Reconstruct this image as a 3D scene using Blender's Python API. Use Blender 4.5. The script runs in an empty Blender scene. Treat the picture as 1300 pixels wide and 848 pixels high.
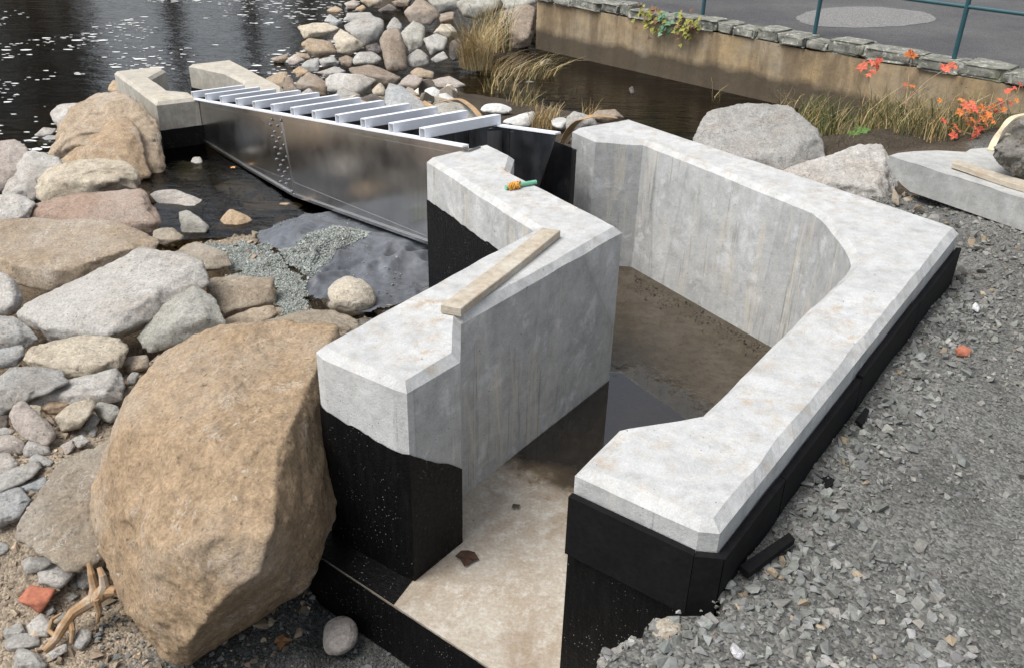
import bpy, bmesh, math, random
import numpy as np
from mathutils import Matrix

random.seed(7)
rng = np.random.default_rng(11)
SC = bpy.context.scene
COL = SC.collection

# ------------------------------------------------------------------ camera, sky, sun, exposure
FPX = 1110.0                                   # focal length in photograph pixels (1300 wide)
PITCH, ROLL, EYE = math.radians(28.6), math.radians(-1.45), 2.34
_c, _s, _cr, _sr = math.cos(PITCH), math.sin(PITCH), math.cos(ROLL), math.sin(ROLL)
RM = np.array([[_cr, _sr, 0], [-_sr, _cr, 0], [0, 0, 1]]) @ np.array([[1, 0, 0], [0, -_s, -_c], [0, _c, -_s]])
CAM = np.array([0, 0, EYE])
cam_data = bpy.data.cameras.new("camera")
cam_data.sensor_width, cam_data.lens = 36.0, 36.0 * FPX / 1300.0
cam_data.clip_start, cam_data.clip_end = 0.05, 2000.0
cam = bpy.data.objects.new("camera", cam_data)
COL.objects.link(cam)
_m = Matrix.Identity(4)
for i in range(3):
    _m[i][0], _m[i][1], _m[i][2] = RM[0, i], -RM[1, i], -RM[2, i]
_m[2][3] = EYE
cam.matrix_world = _m
SC.camera = cam

SUN_EL, SUN_AZ = math.radians(60), math.radians(-112)   # azimuth from +Y towards +X
world = bpy.data.worlds.new("World")
SC.world = world
world.use_nodes = True
wn, wl = world.node_tree.nodes, world.node_tree.links
wn.clear()
w_out, w_bg, w_sky, w_hs = wn.new("ShaderNodeOutputWorld"), wn.new("ShaderNodeBackground"), wn.new("ShaderNodeTexSky"), wn.new("ShaderNodeHueSaturation")
w_sky.sky_type = 'NISHITA'
w_sky.sun_disc = False
w_sky.sun_elevation, w_sky.sun_rotation = SUN_EL, SUN_AZ
w_sky.air_density, w_sky.dust_density, w_sky.ozone_density = 1.0, 2.0, 1.0
w_hs.inputs['Saturation'].default_value = 0.34          # overcast: almost colourless
w_bg.inputs['Strength'].default_value = 0.07
wl.new(w_sky.outputs[0], w_hs.inputs['Color'])
wl.new(w_hs.outputs[0], w_bg.inputs['Color'])
wl.new(w_bg.outputs[0], w_out.inputs['Surface'])
sun_data = bpy.data.lights.new("sun", 'SUN')
sun_data.energy, sun_data.angle, sun_data.color = 1.5, math.radians(38), (1.0, 0.975, 0.94)
sun = bpy.data.objects.new("sun", sun_data)
COL.objects.link(sun)
sun.rotation_euler = (math.pi / 2 - SUN_EL, 0, math.pi - SUN_AZ)
SC.view_settings.view_transform = 'Standard'
SC.view_settings.look = 'None'
SC.view_settings.gamma = 1.0
SC.view_settings.use_curve_mapping = False
SC.view_settings.exposure = 1.42

# ------------------------------------------------------------------ survey helpers: photograph pixel -> place in the world
def ray(x, y):
    return RM.T @ np.array([(x - 650) / FPX, (y - 424) / FPX, 1.0])
def P(x, y, z):
    d = ray(x, y)
    return CAM + d * ((z - EYE) / d[2])
def P2(x, y, z):
    return P(x, y, z)[:2]
def on_plane(x, y, p0, n):
    d = ray(x, y)
    return CAM + d * (np.dot(np.array(p0) - CAM, n) / np.dot(d, n))
def above(p, y):
    """height of the point over plan position p that is seen at image row y"""
    lo, hi = -6.0, 6.0
    for _ in range(60):
        m = (lo + hi) / 2
        q = RM @ (np.array([p[0], p[1], m]) - CAM)
        if 424 + FPX * q[1] / q[2] > y: lo = m
        else: hi = m
    return m

# ------------------------------------------------------------------ numpy noise
def _hash(ix, iy, iz):
    h = (ix.astype(np.int64) * 374761393 + iy.astype(np.int64) * 668265263 + iz.astype(np.int64) * 2147483647) & 0xffffffff
    h = ((h ^ (h >> 13)) * 1274126177) & 0xffffffff
    return ((h ^ (h >> 16)) & 0xffff) / 32767.5 - 1.0
def vnoise(p):
    p = np.asarray(p, float)
    i = np.floor(p); f = p - i; i = i.astype(np.int64)
    f = f * f * f * (f * (f * 6 - 15) + 10)
    r = 0
    for a in (0, 1):
        for b in (0, 1):
            for c in (0, 1):
                w = (f[:, 0] if a else 1 - f[:, 0]) * (f[:, 1] if b else 1 - f[:, 1]) * (f[:, 2] if c else 1 - f[:, 2])
                r = r + w * _hash(i[:, 0] + a, i[:, 1] + b, i[:, 2] + c)
    return r
def fbm(p, octv=4, gain=0.5):
    p = np.asarray(p, float); a, r = 1.0, 0
    for k in range(octv):
        r = r + a * vnoise(p + 17.3 * k); p = p * 2.03; a *= gain
    return r

# ------------------------------------------------------------------ object helpers
def tag(o, label=None, cat=None, group=None, kind=None):
    if label: o["label"] = label
    if cat: o["category"] = cat
    if group: o["group"] = group
    if kind: o["kind"] = kind
    return o
def obj(name, verts, faces, mat, parent=None, origin=None, smooth=False, **kw):
    v = np.asarray(verts, float)
    if parent is not None: origin = np.array(parent["at"])
    elif origin is None: origin = np.array([v[:, 0].mean(), v[:, 1].mean(), v[:, 2].min()])
    me = bpy.data.meshes.new(name)
    me.from_pydata((v - origin).tolist(), [], [list(map(int, f)) for f in faces])
    if smooth: me.polygons.foreach_set("use_smooth", [True] * len(me.polygons))
    me.update()
    o = bpy.data.objects.new(name, me)
    COL.objects.link(o)
    if mat: me.materials.append(mat)
    if parent is not None: o.parent = parent
    else: o.location = origin
    return tag(o, **kw)
def thing(name, at, label, cat, group=None):
    o = bpy.data.objects.new(name, None)
    COL.objects.link(o)
    o.location = at
    o["at"] = [float(a) for a in at]
    o.empty_display_size = 0.1
    return tag(o, label, cat, group)
class MB:
    def __init__(s): s.v, s.f = [], []
    def add(s, v, f):
        n = len(s.v); s.v += [list(map(float, p)) for p in v]; s.f += [[i + n for i in q] for q in f]
    def box(s, c, ax, ay, az):
        c, ax, ay, az = map(np.array, (c, ax, ay, az))
        v = [c + i * ax + j * ay + k * az for k in (-.5, .5) for j in (-.5, .5) for i in (-.5, .5)]
        s.add(v, [(0, 2, 3, 1), (4, 5, 7, 6), (0, 1, 5, 4), (2, 6, 7, 3), (0, 4, 6, 2), (1, 3, 7, 5)])
    def plate(s, pts, n):
        """flat polygon pts thickened along n"""
        pts = [np.array(p, float) for p in pts]; n = np.array(n, float); k = len(pts)
        s.add([p for p in pts] + [p + n for p in pts],
              [list(range(k))[::-1], list(range(k, 2 * k))] + [(i, (i + 1) % k, k + (i + 1) % k, k + i) for i in range(k)])
    def tube(s, path, rad, seg=8, cap=True):
        path = [np.array(p, float) for p in path]; n = len(path)
        rad = [rad] * n if np.isscalar(rad) else list(rad)
        vs, fs = [], []
        up = None
        for i, p in enumerate(path):
            t = path[min(i + 1, n - 1)] - path[max(i - 1, 0)]; t = t / (np.linalg.norm(t) + 1e-9)
            if up is None: up = np.array([0, 0, 1.0]) if abs(t[2]) < .9 else np.array([1.0, 0, 0])
            a = np.cross(t, up); a /= np.linalg.norm(a); b = np.cross(a, t); up = b
            for k in range(seg):
                th = 2 * math.pi * k / seg
                vs.append(p + rad[i] * (math.cos(th) * a + math.sin(th) * b))
        for i in range(n - 1):
            for k in range(seg):
                fs.append((i * seg + k, i * seg + (k + 1) % seg, (i + 1) * seg + (k + 1) % seg, (i + 1) * seg + k))
        if cap: fs += [list(range(seg))[::-1], list(range((n - 1) * seg, n * seg))]
        s.add(vs, fs)
    def ribbon(s, path, side, th):
        """band of half-width vectors side along path, th thick"""
        n = len(path); vs = []
        for p, w in zip(path, side):
            p, w = np.array(p, float), np.array(w, float)
            vs += [p - w, p + w, p + w + [0, 0, th], p - w + [0, 0, th]]
        fs = [[3, 2, 1, 0], [4 * n - 4, 4 * n - 3, 4 * n - 2, 4 * n - 1]]
        for i in range(n - 1):
            for k in range(4):
                fs.append([4 * i + k, 4 * i + (k + 1) % 4, 4 * i + 4 + (k + 1) % 4, 4 * i + 4 + k])
        s.add(vs, fs)
    def build(s, name, mat, parent=None, **kw): return obj(name, s.v, s.f, mat, parent, **kw)

# ------------------------------------------------------------------ material helpers
class NT:
    def __init__(s, name):
        s.m = bpy.data.materials.new(name); s.m.use_nodes = True
        s.t = s.m.node_tree; s.n = s.t.nodes; s.l = s.t.links
        s.b = s.n["Principled BSDF"]; s.out = s.n["Material Output"]
    def new(s, t, **kw):
        n = s.n.new(t)
        for k, v in kw.items(): setattr(n, k, v)
        return n
    def put(s, sock, v):
        if isinstance(v, bpy.types.NodeSocket): s.l.new(v, sock)
        elif isinstance(v, (tuple, list)) and len(v) == 3 and sock.type == 'RGBA': sock.default_value = (*v, 1)
        else: sock.default_value = v
    def coord(s, scale=(1, 1, 1), rand=True, kind='Object'):
        tc = s.new("ShaderNodeTexCoord"); mp = s.new("ShaderNodeMapping")
        s.l.new(tc.outputs[kind], mp.inputs['Vector']); mp.inputs['Scale'].default_value = scale
        if rand:
            oi = s.new("ShaderNodeObjectInfo"); mu = s.new("ShaderNodeMath", operation='MULTIPLY'); mu.inputs[1].default_value = 97.0
            s.l.new(oi.outputs['Random'], mu.inputs[0]); cb = s.new("ShaderNodeCombineXYZ")
            s.l.new(mu.outputs[0], cb.inputs[0]); s.l.new(mu.outputs[0], cb.inputs[1]); s.l.new(cb.outputs[0], mp.inputs['Location'])
        return mp.outputs[0]
    def noise(s, v, scale, detail=6, rough=.6, dist=0):
        n = s.new("ShaderNodeTexNoise"); s.l.new(v, n.inputs['Vector'])
        n.inputs['Scale'].default_value, n.inputs['Detail'].default_value, n.inputs['Roughness'].default_value, n.inputs['Distortion'].default_value = scale, detail, rough, dist
        return n.outputs['Fac']
    def voro(s, v, scale, feature='F1', out='Distance', rnd=1):
        n = s.new("ShaderNodeTexVoronoi", feature=feature); s.l.new(v, n.inputs['Vector']); n.inputs['Scale'].default_value = scale
        n.inputs['Randomness'].default_value = rnd
        return n.outputs[out]
    def ramp(s, v, *stops):
        r = s.new("ShaderNodeValToRGB"); e = r.color_ramp.elements
        while len(e) < len(stops): e.new(.5)
        for k, (pos, c) in enumerate(stops):
            e[k].position = pos; c = (c, c, c) if np.isscalar(c) else c; e[k].color = (*c, 1)
        s.put(r.inputs[0], v)
        return r.outputs[0]
    def mix(s, f, a, b, mode='MIX'):
        m = s.new("ShaderNodeMix", data_type='RGBA', blend_type=mode)
        s.put(m.inputs[0], f); s.put(m.inputs[6], a); s.put(m.inputs[7], b)
        return m.outputs[2]
    def math(s, op, a, b=0.0):
        m = s.new("ShaderNodeMath", operation=op); s.put(m.inputs[0], a); s.put(m.inputs[1], b)
        return m.outputs[0]
    def bump(s, h, strength, dist, prev=None):
        b = s.new("ShaderNodeBump"); s.put(b.inputs['Height'], h); b.inputs['Strength'].default_value = strength; b.inputs['Distance'].default_value = dist
        if prev is not None: s.l.new(prev, b.inputs['Normal'])
        return b.outputs[0]
    def done(s, color=None, rough=None, normal=None, **kw):
        if color is not None: s.put(s.b.inputs['Base Color'], color)
        if rough is not None: s.put(s.b.inputs['Roughness'], rough)
        if normal is not None: s.l.new(normal, s.b.inputs['Normal'])
        for k, v in kw.items(): s.put(s.b.inputs[k.replace('_', ' ')], v)
        return s.m

def mat_rock(name, scratch=1.0):
    m = NT(name); v = m.coord()
    tint = m.new("ShaderNodeObjectInfo").outputs['Color']
    big, mid, fine = m.noise(v, 3.2, 6, .65), m.noise(v, 17, 10, .75), m.noise(v, 80, 5, .75)
    c = m.mix(m.ramp(big, (.42, 0), (.66, .7)), tint, m.mix(.5, tint, (.25, .175, .11)))
    c = m.mix(.85, c, m.ramp(mid, (.25, .4), (.5, .98), (.75, 1.5)), 'MULTIPLY')
    c = m.mix(m.ramp(m.noise(v, 1.7, 4, .6), (.5, 0), (.68, .6)), c, m.mix(.5, tint, (.55, .53, .49)))
    c = m.mix(.75, c, m.ramp(fine, (.3, .5), (.62, 1.2)), 'MULTIPLY')
    vein = m.noise(v, 6, 9, .72, .6)
    veinm = m.ramp(m.math('ABSOLUTE', m.math('SUBTRACT', vein, .5)), (.0, 1), (.012, 0))
    patch = m.ramp(m.noise(v, 4.3, 3, .6), (.5, 0), (.62, 1))
    c = m.mix(m.math('MULTIPLY', m.math('MULTIPLY', veinm, patch), .6 * scratch), c, (.72, .70, .66))
    chips = m.ramp(m.noise(v, 24, 6, .7, 1.2), (.64, 0), (.68, 1))
    c = m.mix(m.math('MULTIPLY', chips, .8 * scratch), c, (.68, .66, .62))
    pits = m.ramp(m.noise(v, 40, 2, .5), (.26, 1), (.33, 0))
    c = m.mix(m.math('MULTIPLY', pits, .5), c, (.07, .055, .04))
    cr = m.math('ABSOLUTE', m.math('SUBTRACT', m.noise(v, 1.9, 2, .5, .2), .5))
    crack = m.math('MULTIPLY', m.ramp(cr, (.0, 1), (.0035, 0)), m.ramp(m.noise(v, 2.1, 2, .5), (.52, 0), (.58, 1)))
    c = m.mix(m.math('MULTIPLY', crack, .12), c, (.06, .045, .03))
    n = m.bump(big, .5, .04); n = m.bump(mid, 1.0, .022, n); n = m.bump(vein, .5, .03, n); n = m.bump(fine, .9, .007, n)
    return m.done(c, m.ramp(mid, (.3, .75), (.7, .95)), n, Specular_IOR_Level=.3)
def mat_concrete(name, base, stain=1.0, streak=1.0):
    m = NT(name); v = m.coord(rand=False); vs = m.coord((12, 12, 1.0), rand=False); vs2 = m.coord((34, 34, 1.1), rand=False)
    big, mid, fine = m.noise(v, 2.2, 6, .62), m.noise(v, 13, 9, .72), m.noise(v, 170, 3, .6)
    nrm = m.new("ShaderNodeNewGeometry").outputs['True Normal']
    sx = m.new("ShaderNodeSeparateXYZ"); m.l.new(nrm, sx.inputs[0])
    side = m.ramp(m.math('ABSOLUTE', sx.outputs[2]), (.3, 1), (.8, 0))           # formed faces: runs and form marks hang on the verticals
    top = m.math('SUBTRACT', 1.0, side)
    c = m.mix(m.ramp(big, (.3, 0), (.7, 1)), tuple(b * .84 for b in base), tuple(min(1, b * 1.12) for b in base))
    pan = m.new("ShaderNodeRGBToBW"); m.l.new(m.voro(m.coord((1.15, 1.15, .1), rand=False), 1.0, out='Color'), pan.inputs[0])
    pj = m.ramp(m.voro(m.coord((1.15, 1.15, .1), rand=False), 1.0, 'DISTANCE_TO_EDGE'), (0, 1), (.006, 0))
    c = m.mix(side, c, m.mix(1, c, m.ramp(pan.outputs[0], (.2, .86), (.8, 1.08)), 'MULTIPLY'))           # form panels of different finish
    c = m.mix(m.math('MULTIPLY', m.math('MULTIPLY', pj, side), .35 * streak), c, (.25, .25, .24))
    c = m.mix(.75, c, m.ramp(mid, (.28, .66), (.5, 1.0), (.72, 1.25)), 'MULTIPLY')
    c = m.mix(.4, c, m.ramp(fine, (.3, .65), (.65, 1.15)), 'MULTIPLY')
    gz_ = m.ramp(m.noise(v, 1.25, 3, .5), (.44, 0), (.56, 1))
    st = m.ramp(m.noise(vs, 1.0, 10, .76, 1.2), (.53, 0), (.58, 1))
    c = m.mix(m.math('MULTIPLY', m.math('MULTIPLY', m.math('MULTIPLY', st, side), gz_), .55 * streak), c, (.56, .51, .41))
    st2 = m.ramp(m.noise(vs2, 1.0, 7, .7, .3), (.57, 0), (.63, 1))
    c = m.mix(m.math('MULTIPLY', m.math('MULTIPLY', m.math('MULTIPLY', st2, side), m.ramp(m.noise(v, 2.6, 4, .6), (.47, 0), (.58, 1))), .6 * streak), c, (.19, .185, .17))
    ef = m.ramp(m.noise(v, 6.5, 9, .75, .3), (.55, 0), (.62, 1))
    c = m.mix(m.math('MULTIPLY', m.math('MULTIPLY', ef, side), .38 * streak), c, (.68, .69, .70))
    dk = m.ramp(m.noise(v, 5.0, 8, .7, .6), (.60, 0), (.66, 1))
    c = m.mix(m.math('MULTIPLY', m.math('MULTIPLY', dk, side), .35 * streak), c, (.27, .265, .25))
    reg = m.ramp(m.noise(v, 2.1, 4, .6), (.42, .12), (.62, 1))
    dirt = m.math('MULTIPLY', m.ramp(m.noise(v, 15, 11, .8, .3), (.50, 0), (.66, 1)), reg)
    c = m.mix(m.math('MULTIPLY', m.math('MULTIPLY', dirt, top), .9 * stain), c, (.36, .25, .14))
    spk = m.ramp(m.noise(v, 75, 3, .6), (.66, 0), (.70, 1))
    c = m.mix(m.math('MULTIPLY', m.math('MULTIPLY', spk, reg), .55 * stain), c, (.22, .16, .10))
    pore = m.ramp(m.voro(v, 42), (.06, 1), (.10, 0))
    pore = m.math('MULTIPLY', pore, m.ramp(m.noise(v, 9, 2, .5), (.48, 0), (.54, 1)))
    pore2 = m.math('MULTIPLY', m.ramp(m.voro(v, 13), (.035, 1), (.05, 0)), .9)
    pore = m.math('MAXIMUM', pore, pore2)
    c = m.mix(m.math('MULTIPLY', pore, .85), c, (.09, .085, .075))
    n = m.bump(mid, .5, .010); n = m.bump(fine, .4, .002, n); n = m.bump(m.math('SUBTRACT', 1.0, pore), .6, .004, n)
    return m.done(c, .86, n, Specular_IOR_Level=.3)
def mat_tar():
    m = NT("bitumen coating"); v = m.coord(rand=False); vs = m.coord((16, 16, 2.0), rand=False)
    n1, n2 = m.noise(v, 70, 5, .7), m.noise(vs, 3, 6, .65)
    c = m.mix(m.ramp(n2, (.45, 0), (.75, 1)), (.003, .003, .0035), (.008, .008, .008))
    spk = m.math('MULTIPLY', m.ramp(m.voro(v, 70), (.09, 1), (.16, 0)), m.ramp(m.noise(v, 8, 3, .6), (.46, 0), (.62, 1)))
    c = m.mix(m.math('MULTIPLY', spk, .9), c, (.34, .33, .31))
    drip = m.math('MULTIPLY', m.ramp(m.noise(m.coord((60, 60, .9), rand=False), 1.0, 3, .5), (.70, 0), (.76, 1)), m.ramp(m.noise(v, 4, 3, .6), (.55, 0), (.65, 1)))
    c = m.mix(m.math('MULTIPLY', drip, .22), c, (.3, .29, .27))
    n = m.bump(n1, .8, .004); n = m.bump(n2, .5, .006, n)
    return m.done(c, m.ramp(n1, (.3, .38), (.7, .65)), n, Specular_IOR_Level=.16)
def mat_plain(name, col, rough=.6, var=.3, scale=20, bump=.3, bd=.004, stretch=(1, 1, 1), **kw):
    m = NT(name); v = m.coord(stretch)
    a, b = m.noise(v, scale, 6, .65), m.noise(v, scale * .18, 4, .6)
    c = m.mix(1, m.mix(1, (*col,), m.ramp(a, (.25, 1 - var), (.75, 1 + var)), 'MULTIPLY'), m.ramp(b, (.3, 1 - var * .7), (.7, 1 + var * .7)), 'MULTIPLY')
    return m.done(c, rough, m.bump(a, bump, bd), **kw)
def mat_alu(name, col, rough, var=.25):
    m = NT(name); v = m.coord(rand=False); vs = m.coord((14, 14, 1.2), rand=False)
    br = m.noise(vs, 3, 6, .65); bl = m.noise(v, 5, 5, .6)
    c = m.mix(1, col, m.ramp(br, (.25, 1 - var), (.7, 1 + var * .4)), 'MULTIPLY')
    sc = m.ramp(m.noise(m.coord((55, 55, 1.5), rand=False), 1, 3, .5), (.70, 0), (.74, 1))
    c = m.mix(m.math('MULTIPLY', m.math('MULTIPLY', sc, m.ramp(bl, (.5, 0), (.6, 1))), .5), c, (.8, .8, .8))
    r = m.ramp(bl, (.3, rough * .8), (.7, rough * 1.35))
    return m.done(c, r, m.bump(bl, .03, .01), Metallic=1.0)
def mat_wood(name, col):
    m = NT(name); v = m.coord((3, 3, 3)); g = m.noise(m.coord((9, 9, 30)), 3.0, 9, .75, .2)
    c = m.mix(1, col, m.ramp(g, (.3, .62), (.55, 1.0), (.75, 1.2)), 'MULTIPLY')
    c = m.mix(m.ramp(m.noise(v, 3, 6, .7), (.5, 0), (.7, .55)), c, (.55, .53, .48))
    c = m.mix(m.ramp(m.noise(v, 2.0, 4, .6, .3), (.55, 0), (.7, .5)), c, (.33, .2, .12))
    return m.done(c, .85, m.bump(g, .5, .003), Specular_IOR_Level=.25)
def mat_attr(name, rough=.9, var=.35, scale=60, bump=.5, bd=.004, trans=0):
    m = NT(name); at = m.new("ShaderNodeAttribute", attribute_name="tint"); v = m.coord(rand=False)
    a = m.noise(v, scale, 5, .65)
    c = m.mix(1, at.outputs['Color'], m.ramp(a, (.25, 1 - var), (.75, 1 + var)), 'MULTIPLY')
    return m.done(c, rough, m.bump(a, bump, bd), Specular_IOR_Level=.3)

M_ROCK = mat_rock("rock")
M_CONC = mat_concrete("cast concrete", (.46, .463, .455))
M_CONCF = mat_concrete("weathered concrete", (.44, .41, .35), 1.2, .5)
M_SLAB = mat_concrete("precast concrete", (.40, .40, .385), .35, .3)
M_TAR = mat_tar()
M_BOARD = mat_plain("protection board", (.0065, .0065, .007), .8, .4, 60, .4, .003, Specular_IOR_Level=.15)
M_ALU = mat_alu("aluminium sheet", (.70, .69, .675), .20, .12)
M_ALU_SHADE = mat_alu("shaded aluminium", (.22, .225, .24), .34)  # darker copy of the sheet, interior shade put into its colour; also on rivets
M_STRUT = mat_plain("bright aluminium bar", (.74, .76, .80), .5, .05, 25, .05, .002)
M_PLANK = mat_wood("weathered plank", (.43, .375, .295))
M_BATTEN = mat_wood("timber batten", (.42, .30, .17))
M_ROOT = mat_wood("root wood", (.34, .22, .12))
M_CHIP = mat_attr("crushed stone")
M_LEAF = mat_attr("leaf", .7, .2, 40, .1, .001)
M_RAIL = mat_plain("green rail paint", (.018, .07, .085), .4, .12, 30, .05, .001)
M_ROPE = mat_plain("cream webbing", (.55, .47, .33), .9, .2, 80, .4, .002)
M_STRAP = mat_plain("tan webbing strap", (.36, .24, .13), .8, .25, 60, .3, .002)
M_BAG = mat_plain("woven white sandbag", (.50, .49, .465), .8, .3, 24, .7, .01)
M_GEO = mat_plain("black geotextile", (.088, .095, .108), .55, .4, 22, .5, .005)
M_RUB = mat_plain("black rubber", (.006, .006, .006), .6, .2, 30, .1, .001)
M_GREENROD = mat_plain("green plastic", (.16, .42, .28), .5, .1, 30, .05, .001)
M_STRING = mat_plain("orange string", (.62, .30, .05), .9, .25, 120, .6, .003)
M_WIRE = mat_plain("rusty wire", (.16, .125, .095), .7, .3, 60, .1, .001)
M_BRICK = mat_plain("brick red stone", (.34, .12, .07), .9, .35, 40, .5, .004)

# ------------------------------------------------------------------ plan geometry of the concrete structure
TOP, WATER = 0.84, -0.17
def poly_area(p):
    p = np.array(p); x, y = p[:, 0], p[:, 1]
    return .5 * np.sum(x * np.roll(y, -1) - y * np.roll(x, -1))
def outset(p, c):
    p = np.array(p, float); n = len(p); s = 1 if poly_area(p) > 0 else -1
    out = []
    for i in range(n):
        a, b = p[i] - p[i - 1], p[(i + 1) % n] - p[i]
        na = s * np.array([a[1], -a[0]]) / np.linalg.norm(a); nb = s * np.array([b[1], -b[0]]) / np.linalg.norm(b)
        h = na + nb; k = max(np.dot(h, h), .5)
        out.append(p[i] + 2 * c * h / k)
    return np.array(out)
def resample(p, step):
    out = []
    for i in range(len(p)):
        a, b = np.array(p[i]), np.array(p[(i + 1) % len(p)])
        k = max(1, int(np.linalg.norm(b - a) / step))
        out += [a + (b - a) * j / k for j in range(k)]
    return np.array(out)
def inside(poly, x, y):
    poly = np.array(poly); r = np.zeros(np.shape(x), bool); j = len(poly) - 1
    for i in range(len(poly)):
        xi, yi, xj, yj = *poly[i], *poly[j]
        r ^= ((yi > y) != (yj > y)) & (x < (xj - xi) * (y - yi) / (yj - yi + 1e-12) + xi)
        j = i
    return r
LW = np.array([P2(x, y, TOP) for x, y in [(404.5, 437), (419, 443.5), (503, 484), (515, 484.5), (575, 446), (575, 409), (778, 286), (640, 216.5), (646, 198), (618, 184.5), (550, 196.5), (688, 288)]])
RW = np.array([P2(x, y, TOP) for x, y in [(743, 588), (893, 657), (906, 660), (1205, 291), (1196, 284), (798, 152.5), (735, 163), (760, 174), (820, 177.5), (1026, 258.5), (1039, 264.5), (1055, 277), (1069, 293), (1081, 309), (1089, 323), (1091, 335), (1084, 345), (901, 527), (789, 546)]])
def smooth_run(p, a, b, k=5):
    out = [q for q in p[:a]]
    for i in range(a, b):
        for t in range(k):
            t /= k; p0, p1, p2_, p3_ = p[i - 1], p[i], p[i + 1], p[i + 2]
            out.append(.5 * ((2 * p1) + (p2_ - p0) * t + (2 * p0 - 5 * p1 + 4 * p2_ - p3_) * t * t + (-p0 + 3 * p1 - 3 * p2_ + p3_) * t ** 3))
    return np.array(out + [q for q in p[b:]])
C = .030
def fit(T, want):
    T = T.copy(); z = TOP - C * .95
    for _ in range(6):
        o = outset(T, C)
        for i, px in want.items(): T[i] += P2(*px, z) - o[i]
    return T
LW = fit(LW, {0: (402, 446), 1: (408.6, 455.4), 2: (506.5, 497.5), 3: (523, 495.5), 4: (584.5, 459), 5: (585.5, 412), 6: (790, 295.5), 10: (541.5, 206)})
RW = fit(RW, {0: (730, 604), 1: (890, 677), 2: (915, 676), 3: (1217, 297), 18: (787, 547)})
RW = smooth_run(RW, 10, 15)
F0, F1 = P2(390, 695.5, 0), P2(622.6, 848, 0)
FD = (F1 - F0) / np.linalg.norm(F1 - F0)
RO = outset(RW, .1); LO = outset(LW, .1); RI = outset(RW, -.08)
SLAB = [F0, F0 + FD * 1.75, RO[2], RO[3], RO[5], RO[6], LO[9], LO[10], LO[11], LO[0]]
pile_edge = [P2(905, 778, .6), P2(868, 776, .6), P2(846, 782, .6), P2(826, 800, .58), P2(756, 846, .56), P2(640, 960, .55)]
PIT = [F0 + [0, .15], LO[11] + [.05, -.05], LO[10] + [.1, .05], LO[9], RO[6], RI[5], RI[3], RI[2], RI[1] + [.05, .02]] + pile_edge + [np.array([-.6, 1.2])]

# ------------------------------------------------------------------ ground: one sheet, heights from surveyed spots
spots = []
for s in """430 60 -.1|480 100 -.05|560 80 -.12|600 30 -.1|650 30 -.05|500 20 -.1|550 0 0|420 130 -.05|500 140 0|580 140 .05|640 152 .05|700 165 .1|690 146 -.05|
740 155 -.05|780 150 -.25|700 112 -.5|800 110 -.55|870 130 -.5|640 112 -.4|620 100 -.3|760 140 -.35|690 95 -.3|300 40 -.8|100 60 -.8|20 120 -.7|250 20 -.8|360 70 -.45|330 60 -.7|385 85 -.35|366 92 -.35|392 44 -.35|348 108 -.3|400 62 -.25|840 168 -.35|870 178 -.35|905 185 -.25|940 170 -.35|0 20 -.9|400 5 -.5|
270 210 -.42|230 230 -.3|300 250 -.34|330 235 -.42|420 250 -.35|225 205 -.4|80 215 -.18|0 255 -.08|120 250 -.08|60 300 -.03|150 330 -.02|195 290 -.1|60 380 .0|150 430 -.03|250 400 -.06|
300 370 -.06|380 395 -.02|440 395 .0|30 470 .02|100 490 .02|60 560 .03|100 600 .04|150 560 0|60 680 -.08|30 760 -.18|100 780 -.22|200 830 -.25|300 800 -.25|430 800 -.23|380 740 -.23|0 848 -.2|450 848 -.25|-80 700 -.1|-100 400 0|
250 292 -.2|292 286 -.34|320 272 -.36|272 300 -.24|345 263 -.34|300 322 -.08|380 310 .0|450 310 .02|520 330 .02|490 370 .0|545 345 .03|600 300 .03|1000 600 .6|1100 500 .6|1200 420 .58|1280 330 .6|1290 600 .6|1000 800 .6|1200 800 .6|900 800 .6|950 740 .6|1080 560 .6|1400 700 .6|1400 400 .6|
1150 270 .56|1235 282 .6|1225 310 .57|1205 350 .54|1060 230 .4|1000 200 .15|1130 188 .32|1200 190 .45|1260 187 .52|960 146 -.3|900 140 -.4|1040 165 .05|1300 175 .55|1230 160 .35|1400 190 .6|1060 140 -.2""".replace("\n", "").split("|"):
    a, b, z = map(float, s.split()); p = P2(a, b, z); spots.append((p[0], p[1], z))
spots += [(-8, 9, -.9), (-9, 16, -1), (-5, 20, -1), (0, 26, -1), (8, 24, -1), (-20, 14, -1), (-25, 30, -1), (20, 40, -.6), (-7, 5.0, .0), (-12, 4, .1), (-4, 2, -.1), (-3, .5, -.1), (2, -1, .6), (-1, -1, .3), (5, 1, .6), (8, 4, .6), (6, 7, .6),
          (2.2, 0.9, .6), (1.2, .6, .6), (.95, 6.0, -.2), (1.4, 5.3, -.2), (1.2, 6.6, -.45)]
spots = np.array(spots)
RA, RB = P(682, 2, .5), P(1300, 112, .5)                       # retaining wall, water face
RWD = (RB - RA)[:2] / np.linalg.norm((RB - RA)[:2]); RWN = np.array([-RWD[1], RWD[0]])
if RWN[1] < 0: RWN = -RWN
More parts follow.
